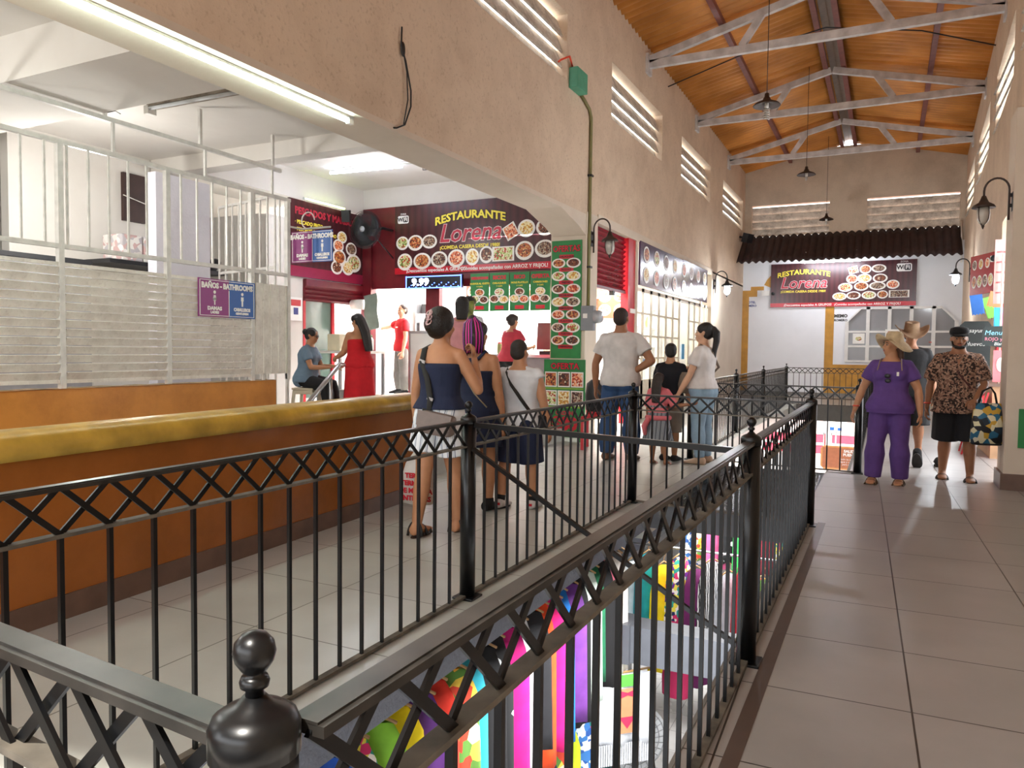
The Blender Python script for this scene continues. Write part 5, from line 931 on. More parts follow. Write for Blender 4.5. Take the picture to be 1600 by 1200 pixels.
        if strap:
            for sx in (-1, 1): mb.tube([s.T((sx * .05, .062, z1 - .02)), s.T((sx * .058, .045, .80)), s.T((sx * .056, 0, .826)), s.T((sx * .05, -.045, .80)), s.T((sx * .045, -.06, z1 - .02))], strap * H, 8)
        return link(name, remesh(mb, s.vox * .9, it), m, s.root)
    def trousers(s, name, m, frac, infl=.006, loose=.0, ztop=.60):
        """frac: 0..2, 1 = knee, 2 = ankle"""
        H = s.H; mb = MB(); mb.loft([s.ring(z, a, b, infl) for z, a, b in s.zr(.456, ztop)])
        for sx in (-1, 1): mb.ell(s.T((sx * .042 * s.w, -.042, .505)), ((.047 * s.w ** .5 + infl) * H, (.045 + infl) * H, (.05 + infl) * H))
        P_, r_ = [0, .35, .75, 1, 1.3, 1.65, 2.0], s.leg_r()
        for i in (0, 1):
            pts0 = s.leg_pts(i); pts, rr = [], []
            for k, q in enumerate(P_):
                if q <= frac: pts.append(pts0[k]); rr.append(r_[k] + (infl + loose * min(1, q / max(frac, .1)) + (loose * .6 if q > 1.2 else 0)) * H)
            if P_[len(pts) - 1] < frac:
                k = len(pts); f = (frac - P_[k - 1]) / (P_[k] - P_[k - 1]); pts.append(pts0[k - 1].lerp(pts0[k], f)); rr.append(r_[k - 1] * (1 - f) + r_[k] * f + (infl + loose) * H)
            mb.tube(pts, rr, 16)
        return link(name, remesh(mb, s.vox * .9), m, s.root)
    def skirt(s, name, m, z0, z1, infl=.01, flare=.03, folds=7, amp=.012):
        H = s.H; mb = MB(); n = 40; rings = []
        up_ = [t for t in s.zr(max(z0, .5), z1)]
        for z, a, b in reversed(up_): rings.append(s.ring(z, a, b, infl, n))
        zb = up_[0][0]; a0, b0 = up_[0][1], up_[0][2]
        for k in range(1, 8):
            f = k / 7; z = zb + (z0 - zb) * f; rings.append([Vector((((max(a0, .095) * s.w + infl + flare * f) * cos(t) + amp * f * cos(folds * t) * cos(t)) * H, ((max(b0, .082) * s.w ** .6 + infl + flare * f) * sin(t) + amp * f * cos(folds * t) * sin(t)) * H, z * H)) for t in [2 * pi * i / n for i in range(n)]])
        mb.loft(rings); return mb.build(name, m, s.root)
    def shoes(s, m, sole=None, name='shoe', infl=.005, hi=False):
        for i in (0, 1):
            mb = MB(); s.foot(mb, i, infl)
            if hi: mb.tube([s.an[i] + Vector((0, 0, -.012 * s.H)), s.an[i].lerp(s.kn[i], .12)], .029 * s.H, 12)
            o = link(name, remesh(mb, .008, 2), m, s.root)
            if sole: s.sole(i, sole, o)
    def sole(s, i, m, parent=None, th=.012, name='sole'):
        H = s.H; R = s.foot_frame(i); a = s.an[i]; pts = []
        for k in range(20):
            t = 2 * pi * k / 20; y = .04 + .078 * sin(t); w = (.031 + .004 * sin(t)) * cos(t); pts.append(a + R @ (Vector((w, y, -.040 - th * .35)) * H))
        mb = MB(); mb.prism(pts, R @ Vector((0, 0, -th * H * .55))); return mb.build(name, m, parent or s.root)
    def sandals(s, m, m2=None, straps=((.02, .0), (.06, 0))):
        for i in (0, 1):
            o = s.sole(i, m2 or m, None, .02, 'sandal'); H = s.H; R = s.foot_frame(i); mb = MB()
            for y, _ in straps:
                h = .062 if y < .0 else .052 - max(0, y) * .42; mb.tube([s.an[i] + R @ (Vector((.034 * cos(t), y + .008 * sin(t), -.042 + h * sin(t))) * H) for t in [pi * k / 10 for k in range(11)]], .0062 * H, 8)
            mb.build('strap', m, o)
    def hair(s, m, style='short', L=.2, name='hair', front=0., vol=1., sides=True):
        H = s.H; R = s.hR; mb = MB(); v = vol
        mb.ell(s.hp((0, -.0135 + front, .082)), (.0505 * H * v, .0565 * H * v, .0525 * H * v), R); mb.ell(s.hp((0, -.026, .055)), (.0475 * H * v, .042 * H * v, .046 * H * v), R)
        if style != 'short' and sides:
            for sx in (-1, 1): mb.ell(s.hp((sx * .036, .004, .087)), (.018 * H, .038 * H, .034 * H), R)
        if style == 'pony':
            b = s.hp((0, -.07, .085)); mb.ell(b, (.02 * H,) * 3); mb.tube([b, s.hp((0, -.09, .06)), s.hp((.0, -.088, 0)), s.hp((0, -.075, -.07)), s.hp((0, -.07, -L))], [.018 * H, .024 * H, .024 * H, .018 * H, .005 * H], 12)
        if style == 'bun': mb.ell(s.hp((0, -.072, .08)), (.03 * H, .026 * H, .03 * H), R)
        if style == 'topknot': mb.ell(s.hp((0, -.03, .142)), (.024 * H, .024 * H, .022 * H), R)
        if style in ('long', 'bob'):
            ww = .058 if style == 'long' else .055; rings = []
            for k in range(8):
                f = k / 7; z = .085 - (L + .085) * f; rings.append([s.hp(((ww * (1 - .25 * f * f) + .003 * sin(9 * t + k)) * cos(t), -.034 - .016 * f - (.045 * min(1, f * 2.2) if L > .12 else 0) + (.034 + .004 * cos(7 * t)) * sin(t) * (1 - .3 * f), z)) for t in [2 * pi * q / 24 for q in range(24)]])
            mb.loft(rings)
        return link(name, remesh(mb, s.vox * .8, 2), m, s.root)
    def strapline(s, name, m, pts, r, flat=.25):
        return MB().tube([s.T(p) for p in pts], r * s.H, 8, flat=flat).build(name, m, s.root)
    def W(s, p): return s.root.matrix_basis @ Vector(p)
def skin_mat(name, h): return mat(name, h, .5, var=.1, scale=14, spec=.35)
SK = {'tan': skin_mat('skin_tan', '#b98562'), 'lt': skin_mat('skin_light', '#cfa284'), 'br': skin_mat('skin_brown', '#9a6a4c')}
m_eye = mat('eye_white', '#a39c94', .5, var=.02); m_iris = mat('eye_iris', '#23160f', .2, var=.02); m_hairb = mat('hair_black', '#15110f', .45, var=.4, scale=40, bump=.5, bscale=90); m_hairb2 = mat('hair_dark_brown', '#2a1c15', .45, var=.4, scale=40, bump=.5, bscale=90); m_lip = mat('lips_rose', '#8f4a40', .45, var=.05)
def fab(n, h, b=.35): return mat('fabric_' + n, h, .85, var=.14, scale=9, bump=b, bscale=14)
# ---------------------------------------------------------------- queue on the left aisle (seen from behind)
m_navy2 = fab('navy', '#18223f'); m_white2 = fab('white', '#d9dce0'); m_blk = fab('black', '#121215')
m_strp = ramp_mat('striped_cotton', ['#e6e9ec', '#dfe3e8', '#5a6a80', '#e6e9ec', '#b8c4d0', '#e8eaec'], 'wave', 3.6, .85, (1, .05, 0), dist=.6)
m_strp2 = ramp_mat('grey_pleats', ['#8d9298', '#5a5f68', '#a4a9ae', '#50555e'], 'wave', 7, .85, (1, .3, 0), dist=.3)
p = Person('woman in a navy tube top and striped shorts, seen from behind with a phone', (-2.85, 4.6), radians(4), 1.63, SK['tan'], True, 1.04, head=(radians(-8), 0, radians(-12)), lean=(.03, 0, 0),
    arms=(((-.22, .02, -1), (-.02, .10, -1)), ((.42, .22, -.85), (-.38, .5, .95))), legs=(((-.02, -.2, -1), (.0, -.28, -1)), ((.02, .2, -1), (.04, .02, -1))), footpitch=(0, .0), palms=(None, ((-.6, -.4, 0), (-.4, 0, .6))), curl=(1.2, 1.0), voxel=.010, face=False)
p.top('tube_top', m_navy2, .555, .752, .009, .03); p.trousers('shorts', m_strp, .62, .012, .022, .585); p.sandals(mat('black_leather', '#17130f', .4), mat('brown_sole', '#4a3020', .6), ((-.015, 0), (.03, 0), (.07, 0)))
H = p.H; hb = MB(); hb.ell(p.hp((0, -.02, .075)), (.062 * H, .064 * H, .066 * H), p.hR); hb.ell(p.hp((0, -.05, .06)), (.056 * H, .045 * H, .055 * H), p.hR); hb.ell(p.hp((0, -.035, .03)), (.05 * H, .036 * H, .038 * H), p.hR); hr = link('hair', remesh(hb, .010, 1), m_hairb, p.root)
mb = MB()
for z in (.055, .075, .095): mb.tube([p.hp((.004 + .014 * cos(a), -.099 + .006 * sin(a), z + .012 * sin(a))) for a in [2 * pi * i / 12 for i in range(13)]], .003 * H, 6)
mb.tube([p.hp((-.006, -.1, .04)), p.hp((.004, -.102, .075)), p.hp((.012, -.098, .11))], .0045 * H, 6); mb.build('hair_clip', mat('pinkish_clip', '#c9a6a8', .3), p.root)
MB().tube([p.wr[0] + Vector((.019 * H * cos(a), .019 * H * sin(a), .012 * H)) for a in [2 * pi * i / 16 for i in range(17)]], .003 * H, 6).build('wristband', m_blk, p.root)
ph = p.W(p.wr[1] + p.hd[1] * .075 * H); t = thing('mobile_phone', 'dark phone held to the face by the woman in the navy tube top', 'phone', ph + Vector((-.01, .02, .02)), .5); MB().rbox((0, 0, 0), (.016, .075, .15), (.3, 0, 0)).build('phone_body', m_dk, t, bevel=.004)
# her crossbody bag and shopping bag
t = thing('crossbody_bag', 'taupe flap handbag on a black strap across the back of the woman in navy', 'bag', p.W((0, 0, 0)), 0); q = lambda v: p.W(v) - t.location
c0 = Vector((.075, -.19, .815)); R = Euler((0, .16, .12)).to_matrix(); c1 = q(c0)
mb = MB(); rr = []
for y, sx, sz in ((-.05, .118, .064), (-.045, .128, .074), (.0, .132, .078), (.035, .13, .075)): rr.append([c1 + R @ Vector((sx * math.copysign(abs(cos(a)) ** .35, cos(a)), y, sz * math.copysign(abs(sin(a)) ** .35, sin(a)))) for a in [2 * pi * i / 28 for i in range(28)]])
m_tp = mat('taupe_leather', '#7d6f68', .5, var=.12, scale=20, bump=.1); mb.loft(rr).build('bag_body', m_tp, t); fl = MB(); fl.prism([c1 + R @ Vector(v) for v in ((-.128, -.052, .078), (.128, -.052, .078), (.124, -.058, -.02), (.1, -.058, -.045), (-.1, -.058, -.045), (-.124, -.058, -.02))], R @ Vector((0, -.008, 0))).build('flap', m_tp, t)
pts = [q(p.T(v)) for v in ((-.055, .02, .835), (-.062, -.035, .815), (-.05, -.078, .76), (-.02, -.082, .68), (.0, -.09, .60), (.0, -.1, .55))] + [c1 + R @ Vector((-.12, .0, .07))]
MB().tube(pts, .021, 8, flat=.22, upv=(0, 1, 0)).build('strap', mat('black_webbing', '#20211f', .7), t); mb = MB()
for k in (2, 4): mb.rbox(pts[k], (.05, .012, .02), (0, .3, 0))
mb.build('buckle', m_stl, t)
hp_ = p.W(p.wr[0] + p.hd[0] * .09 * H); t = thing('shopping_bag', 'white plastic bag with red print hanging from the hand of the woman in navy', 'bag', hp_, .15); rings = []
for z, a, b in ((.02, .012, .01), (-.06, .03, .02), (-.14, .085, .04), (-.22, .11, .06), (-.38, .125, .065), (-.43, .12, .05), (-.44, .1, .03)): rings.append([(a * cos(w) + .008 * sin(5 * w) * (z < -.1), b * sin(w) + .006 * sin(4 * w + z * 30), z) for w in [2 * pi * i / 26 for i in range(26)]])
MB().loft(rings).build('bag_body', mat('thin_white_plastic', '#dcd6d0', .35, var=.08, transl=.2), t); MB().tube([(0, 0, .02), (.0, 0, -.01)], .012, 8).build('knot', MATS['thin_white_plastic'], t)
for i, s_ in enumerate(('TERMO', 'TERMINAL', 'DE MARINA', 'ENTERMAS')): text('lettering', s_, t, m_red, .02, -.22 - .055 * i, -.073, .05, bold=.002)
# woman with pink braids
p = Person('woman with pink and purple braids in a navy racerback dress', (-3.0, 5.42), radians(-2), 1.57, SK['tan'], True, 1.18, head=(radians(4), 0, radians(-14)), arms=(((-.16, .15, -1), (.1, .9, -.3)), ((.2, .03, -1), (.05, .2, -1))), legs=(((-.03, -.12, -1), (0, -.2, -1)), ((.02, .14, -1), (.02, -.05, -1))), voxel=.011, face=False)
p.top('racerback', m_navy2, .475, .735, .008, .01, bust=False); mb = MB()
mb.loft([[p.T((x * w_, y, z)) for x, y in ((-1, -.078), (-.5, -.083), (0, -.084), (.5, -.083), (1, -.078), (1, -.06), (0, -.064), (-1, -.06))] for z, w_ in ((.70, .07), (.74, .045), (.77, .036), (.80, .042))]); mb.tube([p.T((-.04, -.062, .795)), p.T((-.052, -.01, .835)), p.T((-.05, .05, .80))], .012 * p.H, 8, flat=.5); mb.tube([p.T((.04, -.062, .795)), p.T((.052, -.01, .835)), p.T((.05, .05, .80))], .012 * p.H, 8, flat=.5); mb.build('back_strap', m_navy2, p.root); p.skirt('skirt', m_navy2, .345, .56, .012, .018, 5, .008); p.shoes(m_blk, mat('dark_sole', '#26221f', .7), hi=True)
p.hair(m_hairb2, 'topknot', vol=1.06); mb = MB()
for i in range(26):
    a = pi + pi * i / 25; x, y = .055 * cos(a), .062 * sin(a) - .012; k = .8 + .4 * ((i * 7) % 5) / 5; mb.tube([p.hp((x * .25, -.028 + y * .1, .152)), p.hp((x * .85, y * .9 - .006, .118)), p.hp((x * 1.04, y * 1.08, .07)), p.hp((x * 1.0, y * 1.1, .02)), p.hp((x * .85, y * 1.08, -.005 - .03 * k))], [.006 * p.H] * 4 + [.003 * p.H], 6, (0, 1, 0, 2, 0, 0, 1)[i % 7])
mb.build('braids', [m_hairb2, mat('hot_pink_hair', '#d8349a', .5), mat('purple_hair', '#8a3aa0', .5)], p.root); p.strapline('bag_cord', mat('tan_cord', '#a89a80', .6), ((-.06, .0, .83), (-.02, -.09, .70), (.04, -.095, .62), (.10, -.07, .55)), .0035, 1.)
# boy in white vest
p = Person('boy in a white sleeveless shirt and navy shorts with a black crossbody strap', (-2.74, 5.68), radians(3), 1.42, SK['tan'], False, 1.22, head=(0, 0, radians(-10)), belly=.02, arms=(((-.28, .0, -1), (-.12, .2, -1)), ((.28, .0, -1), (.12, .22, -1))), legs=(((-.1, -.12, -1), (-.03, -.2, -1)), ((.1, .06, -1), (.06, -.06, -1))), armw=1.15, voxel=.011, face=False)
p.top('vest', m_white2, .47, .815, .013, .012, .12, .012); p.trousers('shorts', m_navy2, 1.0, .016, .022, .56); p.hair(mat('hair_cropped', '#2b2420', .7, var=.3, scale=60), 'short', vol=.985); m_sn = mat('white_sneaker', '#c9c4c0', .5, var=.25, scale=30); p.shoes(m_sn, mat('black_rubber', '#1a1a1a', .6))
for i in (0, 1): MB().tube([p.an[i] + Vector((0, 0, .006)), p.an[i].lerp(p.kn[i], .15)], .026 * p.H, 12).build('sock', m_blk, p.root); MB().rbox(p.an[i] + Vector((0, -.042 * p.H, -.012 * p.H)), (.04, .012, .02)).build('red_heel_tab', m_redp, p.root)
t = thing('crossbody_bag', 'black crossbody strap and small bag on the boy in the white shirt', 'bag', p.W((0, 0, 0))); q = lambda v: p.W(p.T(v)) - t.location
MB().tube([q(v) for v in ((-.062, .05, .80), (-.062, .0, .836), (-.05, -.065, .80), (-.01, -.094, .73), (.05, -.096, .65), (.095, -.07, .58), (.125, .0, .54))], .019, 8, flat=.25, upv=(0, 1, 0)).build('strap', MATS['black_webbing'], t); MB().rbox(q((.15, .03, .51)), (.07, .16, .13)).build('bag_body', m_blk, t, bevel=.015)
# people at the counter
p = Person('woman with a black bob and a pink top queuing at the counter', (-4.85, 8.35, .38), radians(12), 1.62, SK['tan'], True, 1.05, voxel=.014, face=False, head=(0, 0, radians(15))); p.top('pink_top', fab('dusty_pink', '#cf8f92'), .5, .80, .01, .02, .5, .01); p.trousers('trousers', m_blk, 1.9, .006, .006); p.hair(m_hairb, 'bob', .05, vol=1.08); p.shoes(m_blk)
p = Person('taller person with black hair fading to yellow green, in front of the pink top', (-5.42, 9.55, .38), radians(5), 1.72, SK['lt'], True, 1., voxel=.015, face=False); p.top('shirt', m_white2, .5, .80, .01, .02, .5, .01); p.trousers('trousers', m_blk, 1.9, .006, .006); p.hair(m_hairb, 'short', vol=1.05); p.hair(mat('yellow_green_hair', '#8f9a3a', .5, var=.5, scale=9, col2='#2a2414'), 'long', .1, 'hair_ends'); p.shoes(m_blk)
p = Person('woman in a rose red shirt with her hair in a bun, leaning on the counter', (-5.3, 10.6, .38), radians(-20), 1.52, SK['tan'], True, 1.15, lean=(.15, 0, 0), arms=(((-.2, .5, -1), (.1, 1, .1)), ((.3, .35, -1), (-.3, 1, .15))), voxel=.014, face=False); p.top('rose_shirt', fab('rose_red', '#c03a48'), .5, .80, .012, .02, .55, .014); p.trousers('trousers', m_blk, 1.9, .006, .006); p.hair(m_hairb2, 'bun', vol=1.05); p.shoes(m_blk)
p = Person('person in a straw hat behind the counter', (-5.62, 13.0, .38), radians(170), 1.36, SK['tan'], True, 1.05, voxel=.016); p.top('shirt', fab('peach', '#e0b090'), .5, .80, .01, .02, .5, .01); p.trousers('trousers', m_blk, 1.9, .006, .006); p.hair(m_hairb2, 'bob', .03); p.shoes(m_blk)
m_straw = mat('straw', '#c9a878', .8, var=.25, scale=30, bump=.4, bscale=60)
MB().lathe([(.16 * 1.1, .0), (.14, .012), (.08, .02), (.078, .07), (.06, .1), (.01, .105)], p.hp((0, -.01, .095)), 24).build('straw_hat', m_straw, p.root)
# family by the glazed doors
p = Person('man in a white T-shirt and blue jeans, hand on hip, seen from behind', (-2.87, 8.75), radians(2), 1.86, SK['br'], False, 1.2, head=(0, 0, radians(-4)), arms=(((-.38, -.05, -1), (-.02, .12, -1)), ((.75, -.1, -1), (-1, -.12, -.62))), legs=(((-.1, 0, -1), (-.03, -.05, -1)), ((.1, .03, -1), (.04, -.05, -1))), armw=1.1, voxel=.013, face=False, curl=(.4, .9), palms=(None, ((-.3, -1, 0), (0, -.3, 1))))
p.top('white_t_shirt', fab('white_b', '#cfcbc8'), .485, .828, .014, .012, .62, .014); m_den = fab('denim', '#2c4a72'); p.trousers('jeans', m_den, 1.98, .008, .012, .56); p.hair(mat('hair_shaved', '#2f241f', .75, var=.3, scale=70), 'short', vol=.965); p.shoes(mat('brown_shoe', '#6a4a38', .6), mat('pale_sole', '#b8a898', .6))
p = Person('boy in a black T-shirt beside the man in white', (-2.33, 9.02), radians(-8), 1.43, SK['tan'], False, 1.05, head=(0, 0, radians(20)), arms=(((-.25, .3, -1), (-.3, .9, .7)), ((.25, .05, -1), (.1, .4, -1))), voxel=.013, face=False); p.top('black_t_shirt', fab('blackblue', '#11141c'), .47, .82, .014, .012, .65, .014); p.trousers('shorts', fab('khaki', '#8d8174'), 1.1, .012, .012, .56); p.hair(m_hairb, 'short', vol=1.02); p.shoes(m_blk)
p = Person('little girl in a pink top and pleated grey dress with long dark hair', (-2.37, 8.66), radians(-4), 1.08, SK['br'], True, 1.1, arms=(((-.2, .1, -1), (-.1, .3, -1)), ((.6, .0, -1), (1, .1, .15))), legs=(((-.03, 0, -1), (0, -.05, -1)), ((.08, .05, -1), (.12, -.1, -1))), voxel=.011, face=False)
m_salm = fab('salmon', '#d9737a'); p.top('pink_top', m_salm, .56, .82, .012, .01, 1., .013, bust=False); p.skirt('pleated_dress', m_strp2, .26, .64, .012, .05, 14, .008); p.hair(m_hairb2, 'long', .19, vol=1.04); p.sandals(mat('pale_pink_shoe', '#d8a8a0', .5), None, ((.05, 0), (.085, 0)))
t = thing('tied_cardigan', 'salmon cardigan tied at the waist of the little girl', 'cardigan', p.W((0, 0, .55))); MB().tube([Vector((.13 * cos(a), .11 * sin(a), .0)) for a in [2 * pi * i / 20 for i in range(21)]], .028, 8).tube([(-.08, -.11, 0), (-.13, -.13, -.1), (-.12, -.12, -.2)], [.03, .035, .02], 8).build('knit', m_salm, t)
p = Person('woman in a white T-shirt and pale jeans with a ponytail, in profile', (-1.93, 8.98), radians(82), 1.68, SK['lt'], True, 1.15, head=(0, 0, radians(6)), belly=.012, arms=(((-.2, .3, -1), (-.25, .5, -1)), ((.14, .25, -1), (-.1, 1.0, .35))), legs=(((-.02, .04, -1), (0, -.08, -1)), ((.02, .0, -1), (0, -.08, -1))), voxel=.012, curl=(.8, .9)); m_lj = fab('pale_denim', '#8fa9bc')
p.top('white_t_shirt', fab('white_c', '#d6d0cc'), .53, .822, .010, .012, .6, .012); p.trousers('pale_jeans', m_lj, 1.96, .007, .004, .585); p.hair(m_hairb, 'pony', .2); p.shoes(mat('beige_shoe', '#b89a80', .6), None)
t = thing('shoulder_bag', 'taupe bag hugged at the hip of the woman in pale jeans', 'bag', p.W((-.06, .17, .98)), radians(82)); rr = []
for z, a, b in ((-.15, .1, .045), (-.14, .15, .06), (-.05, .17, .075), (.06, .15, .06), (.1, .13, .04)): rr.append([(a * cos(w) * .9, b * sin(w), z) for w in [2 * pi * i / 22 for i in range(22)]])
m_tau = fab('taupe', '#77685a'); R = Matrix.Rotation(radians(70), 3, 'Z'); MB().loft([[R @ Vector(v) for v in r_] for r_ in rr]).build('bag_body', m_tau, t); q = lambda v: t.matrix_basis.inverted() @ p.W(p.T(v))
MB().tube([q(v) for v in ((-.06, .09, .66), (-.085, .05, .72), (-.06, .0, .838), (-.02, -.07, .78), (.06, -.09, .68), (.1, .0, .6), (.06, .1, .58))], .016, 8, flat=.3).build('strap', m_tau, t)
# ---------------------------------------------------------------- walkers on the right
m_pur2 = fab('violet', '#5b3d80'); 
p = Person('woman in violet top and trousers with a wide straw hat, walking', (.05, 8.58), radians(172), 1.53, SK['tan'], True, 1.24, belly=.022, head=(radians(2), 0, radians(-52)), arms=(((-.42, .0, -1), (-.12, .2, -1)), ((.48, -.05, -1), (.3, .12, -1))), legs=(((-.05, .06, -1), (-.02, -.12, -1)), ((.1, .18, -1), (.05, .0, -1))), armw=1.1, voxel=.010, curl=(.5, .5))
p.top('violet_top', m_pur2, .475, .815, .010, .022, .62, .014); p.trousers('violet_trousers', m_pur2, 2.0, .010, .012, .56); p.sandals(mat('bronze_strap', '#5a4028', .35, metal=.4), mat('black_platform', '#1d1714', .6), ((.025, 0), (.055, 0), (.085, 0))); p.hair(mat('hair_brown', '#4a3022', .5, var=.3, scale=40), 'bob', .03, vol=.93, sides=False)
H = p.H; mb = MB(); n = 40; rings = []
for r_, z in ((.004, .072), (.035, .071), (.047, .055), (.052, .02), (.054, .008)): rings.append([p.hp((r_ * cos(a), -.012 + r_ * 1.1 * sin(a), .082 + z)) for a in [2 * pi * i / n for i in range(n)]])
for r_, k in ((.075, .35), (.09, .75), (.104, 1.15)): rings.append([p.hp((r_ * cos(a), -.012 + r_ * 1.12 * sin(a), .088 - k * (.035 - .055 * max(0, sin(a)) + .02 * cos(2 * a) + .03 * max(0, -sin(a))))) for a in [2 * pi * i / n for i in range(n)]])
m_hat = mat('cream_straw_hat', '#c9b591', .75, var=.15, scale=30, bump=.4, bscale=70); o = mb.loft(rings, cap=False).build('straw_hat', m_hat, p.root); o.modifiers.new('thickness', 'SOLIDIFY').thickness = .004
m_band = mat('red_wristband', '#e0452e', .4); MB().tube([p.wr[1] - p.hd[1] * .02 * H + Vector((.018 * H * cos(a), .018 * H * sin(a), 0)) for a in [2 * pi * i / 16 for i in range(17)]], .005 * H, 6).build('wristband', m_band, p.root)
p.strapline('backpack_straps', mat('beige_strap', '#a08a74', .6), ((.07, .065, .70), (.072, .07, .76), (.062, .035, .82), (.058, -.02, .828)), .014, .3); p.strapline('backpack_straps', MATS['beige_strap'], ((-.07, .065, .70), (-.072, .07, .76), (-.062, .035, .82), (-.058, -.02, .828)), .014, .3)
MB().ell(p.T((.008, .105, .722)), (.018 * H, .005 * H, .014 * H)).ell(p.T((.004, .11, .69)), (.018 * H, .005 * H, .014 * H)).build('sunglasses', m_dk, p.root); MB().rbox(p.T((-.052, .098, .735)), (.02, .01, .04), (0, 0, .5)).build('chest_logo', m_wht, p.root)
t = thing('backpack', 'small beige backpack worn by the woman in violet', 'backpack', p.W(p.T((0, -.125, .70))), radians(172)); MB().rbox((0, 0, 0), (.24, .1, .28)).build('bag_body', MATS['beige_strap'], t, bevel=.03)
m_leo = ramp_mat('leopard_print', ['#1c120e', '#7a5a48', '#a5846e', '#2a1a14', '#8f6c58'], 'voronoi', 62, .8); 
p = Person('bearded man in a leopard print shirt, black cap and black shorts, walking', (.68, 9.2), radians(178), 1.62, SK['br'], False, 1.2, belly=.014, head=(radians(-3), 0, radians(4)), arms=(((-.26, .22, -1), (.35, .75, -.55)), ((.3, .0, -1), (.1, .22, -1))), legs=(((-.1, .14, -1), (-.05, -.02, -1)), ((.03, -.05, -1), (.04, -.16, -1))), voxel=.010, curl=(.9, .6), palms=(((0, -.2, -1), (.8, .4, 0)), None))
p.top('leopard_shirt', m_leo, .44, .822, .016, .02, .85, .022); p.trousers('black_shorts', m_blk, 1.02, .014, .03, .56); p.sandals(mat('dark_slide', '#1e1a1a', .5), None, ((.045, 0), (.06, 0), (.075, 0))); p.hair(m_hairb, 'short', vol=.99)
H = p.H; mb = MB(); mb.ell(p.hp((0, .030, .008)), (.031 * H, .026 * H, .018 * H), p.hR)
for sx in (-1, 1): mb.tube([p.hp((sx * .041, .01, .045)), p.hp((sx * .037, .028, .018)), p.hp((sx * .02, .045, .002))], [.006 * H, .009 * H, .009 * H], 8)
mb.tube([p.hp((-.016, .052, .026)), p.hp((0, .060, .0315)), p.hp((.016, .052, .026))], .0035 * H, 6); link('beard', remesh(mb, .006, 1), m_hairb, p.root); mb = MB()
mb.lathe([(.052 * H, 0), (.057 * H, .02 * H), (.05 * H, .042 * H), (.025 * H, .052 * H), (.002 * H, .054 * H)], p.hp((0, -.006, .085)), 24); mb.loft([[p.hp((x * k, .035 + .05 * k2 * (1 - (x / .05) ** 2) + .012, .092 - .012 * k2)) for x in (-.045, -.03, -.015, 0, .015, .03, .045)] + [p.hp((x * k, .035 + .05 * k2 * (1 - (x / .05) ** 2) + .012, .086 - .012 * k2)) for x in (.045, .03, .015, 0, -.015, -.03, -.045)] for k, k2 in ((1, 0), (1, .5), (.9, .85))], 0); mb.build('cap', m_blk, p.root)
MB().tube([p.wr[1] - p.hd[1] * .02 * H + Vector((.018 * H * cos(a), .018 * H * sin(a), 0)) for a in [2 * pi * i / 16 for i in range(17)]], .005 * H, 6).build('wristband', m_band, p.root); p.strapline('crossbody_strap', mat('dark_red_strap', '#4a1a16', .6), ((.05, .0, .838), (.045, .06, .79), (.0, .094, .70), (-.06, .095, .62), (-.11, .04, .55)), .006, .6)
mb = MB(); mb.prism([p.T((-.012, .076, .79)), p.T((.012, .076, .79)), p.T((0, .088, .745))], (0, .01, 0)); mb.build('open_collar', SK['br'], p.root)
t = thing('tote_bag', 'colourful printed tote bag carried by the man in leopard print', 'bag', p.W(p.wr[0]) + Vector((.10, -.05, -.04)), .2); rr = []
for z, a, b in ((-.42, .13, .06), (-.40, .15, .07), (-.2, .14, .065), (0, .12, .03)): rr.append([(a * math.copysign(abs(cos(w)) ** .6, cos(w)), b * sin(w), z) for w in [2 * pi * i / 22 for i in range(22)]])
MB().loft(rr[1:]).build('bag_body', ramp_mat('comic_tote_print', ['#d8c88a', '#1c2c3a', '#e0d6b0', '#c8a03a', '#2a6a8a', '#17181c', '#e4dcc4'], 'voronoi', 17, .6), t); MB().loft(rr[:2]).build('black_base', m_blk, t); MB().tube([(-.08, 0, 0), (-.05, 0, .12), (.02, 0, .16), (.06, 0, .1), (.08, 0, 0)], .01, 6).build('handle', m_blk, t)
p = Person('man in a black T-shirt and brown cowboy hat walking behind the woman in violet', (.26, 10.3), radians(176), 1.66, SK['br'], False, 1.12, head=(radians(-14), 0, radians(14)), arms=(((-.25, 0, -1), (-.1, .2, -1)), ((.25, .05, -1), (.1, .25, -1))), legs=(((-.06, .05, -1), (0, -.9, -1)), ((.04, .1, -1), (.02, -.05, -1))), footpitch=(.9, 0), voxel=.012)
p.top('black_t_shirt', m_blk, .475, .822, .014, .012, .7, .016); p.trousers('black_shorts', m_blk, 1.0, .014, .028, .56); p.shoes(m_blk, mat('dark_sole', '#26221f', .7)); p.hair(m_hairb, 'short', vol=.99); H = p.H
for i, (s_, w_) in enumerate((('YA', .13), ('HOLA', .09), ('MEXICO', .06))): text('lettering', s_, p.root, mat('yellow_shirt_print', '#d0a83a', .7), -.06, (.775 - .055 * i) * H, 0, w_, bold=.004)
for ch in list(p.root.children)[-3:]:
    ch.rotation_euler = (0, 0, pi); ch.location = (-.23, .16, 0)
rings = []; n = 36
for r_, z in ((.003, .075), (.03, .08), (.046, .07), (.05, .03), (.053, .005)): rings.append([p.hp((r_ * cos(a), -.008 + r_ * 1.15 * sin(a), .085 + z - (.014 if r_ < .035 else 0))) for a in [2 * pi * i / n for i in range(n)]])
for r_, k in ((.075, .3), (.1, .8), (.115, 1.15)): rings.append([p.hp((r_ * cos(a) * .95, -.008 + r_ * 1.15 * sin(a), .086 + k * (.045 * cos(a) ** 2 - .02 * abs(sin(a))))) for a in [2 * pi * i / n for i in range(n)]])
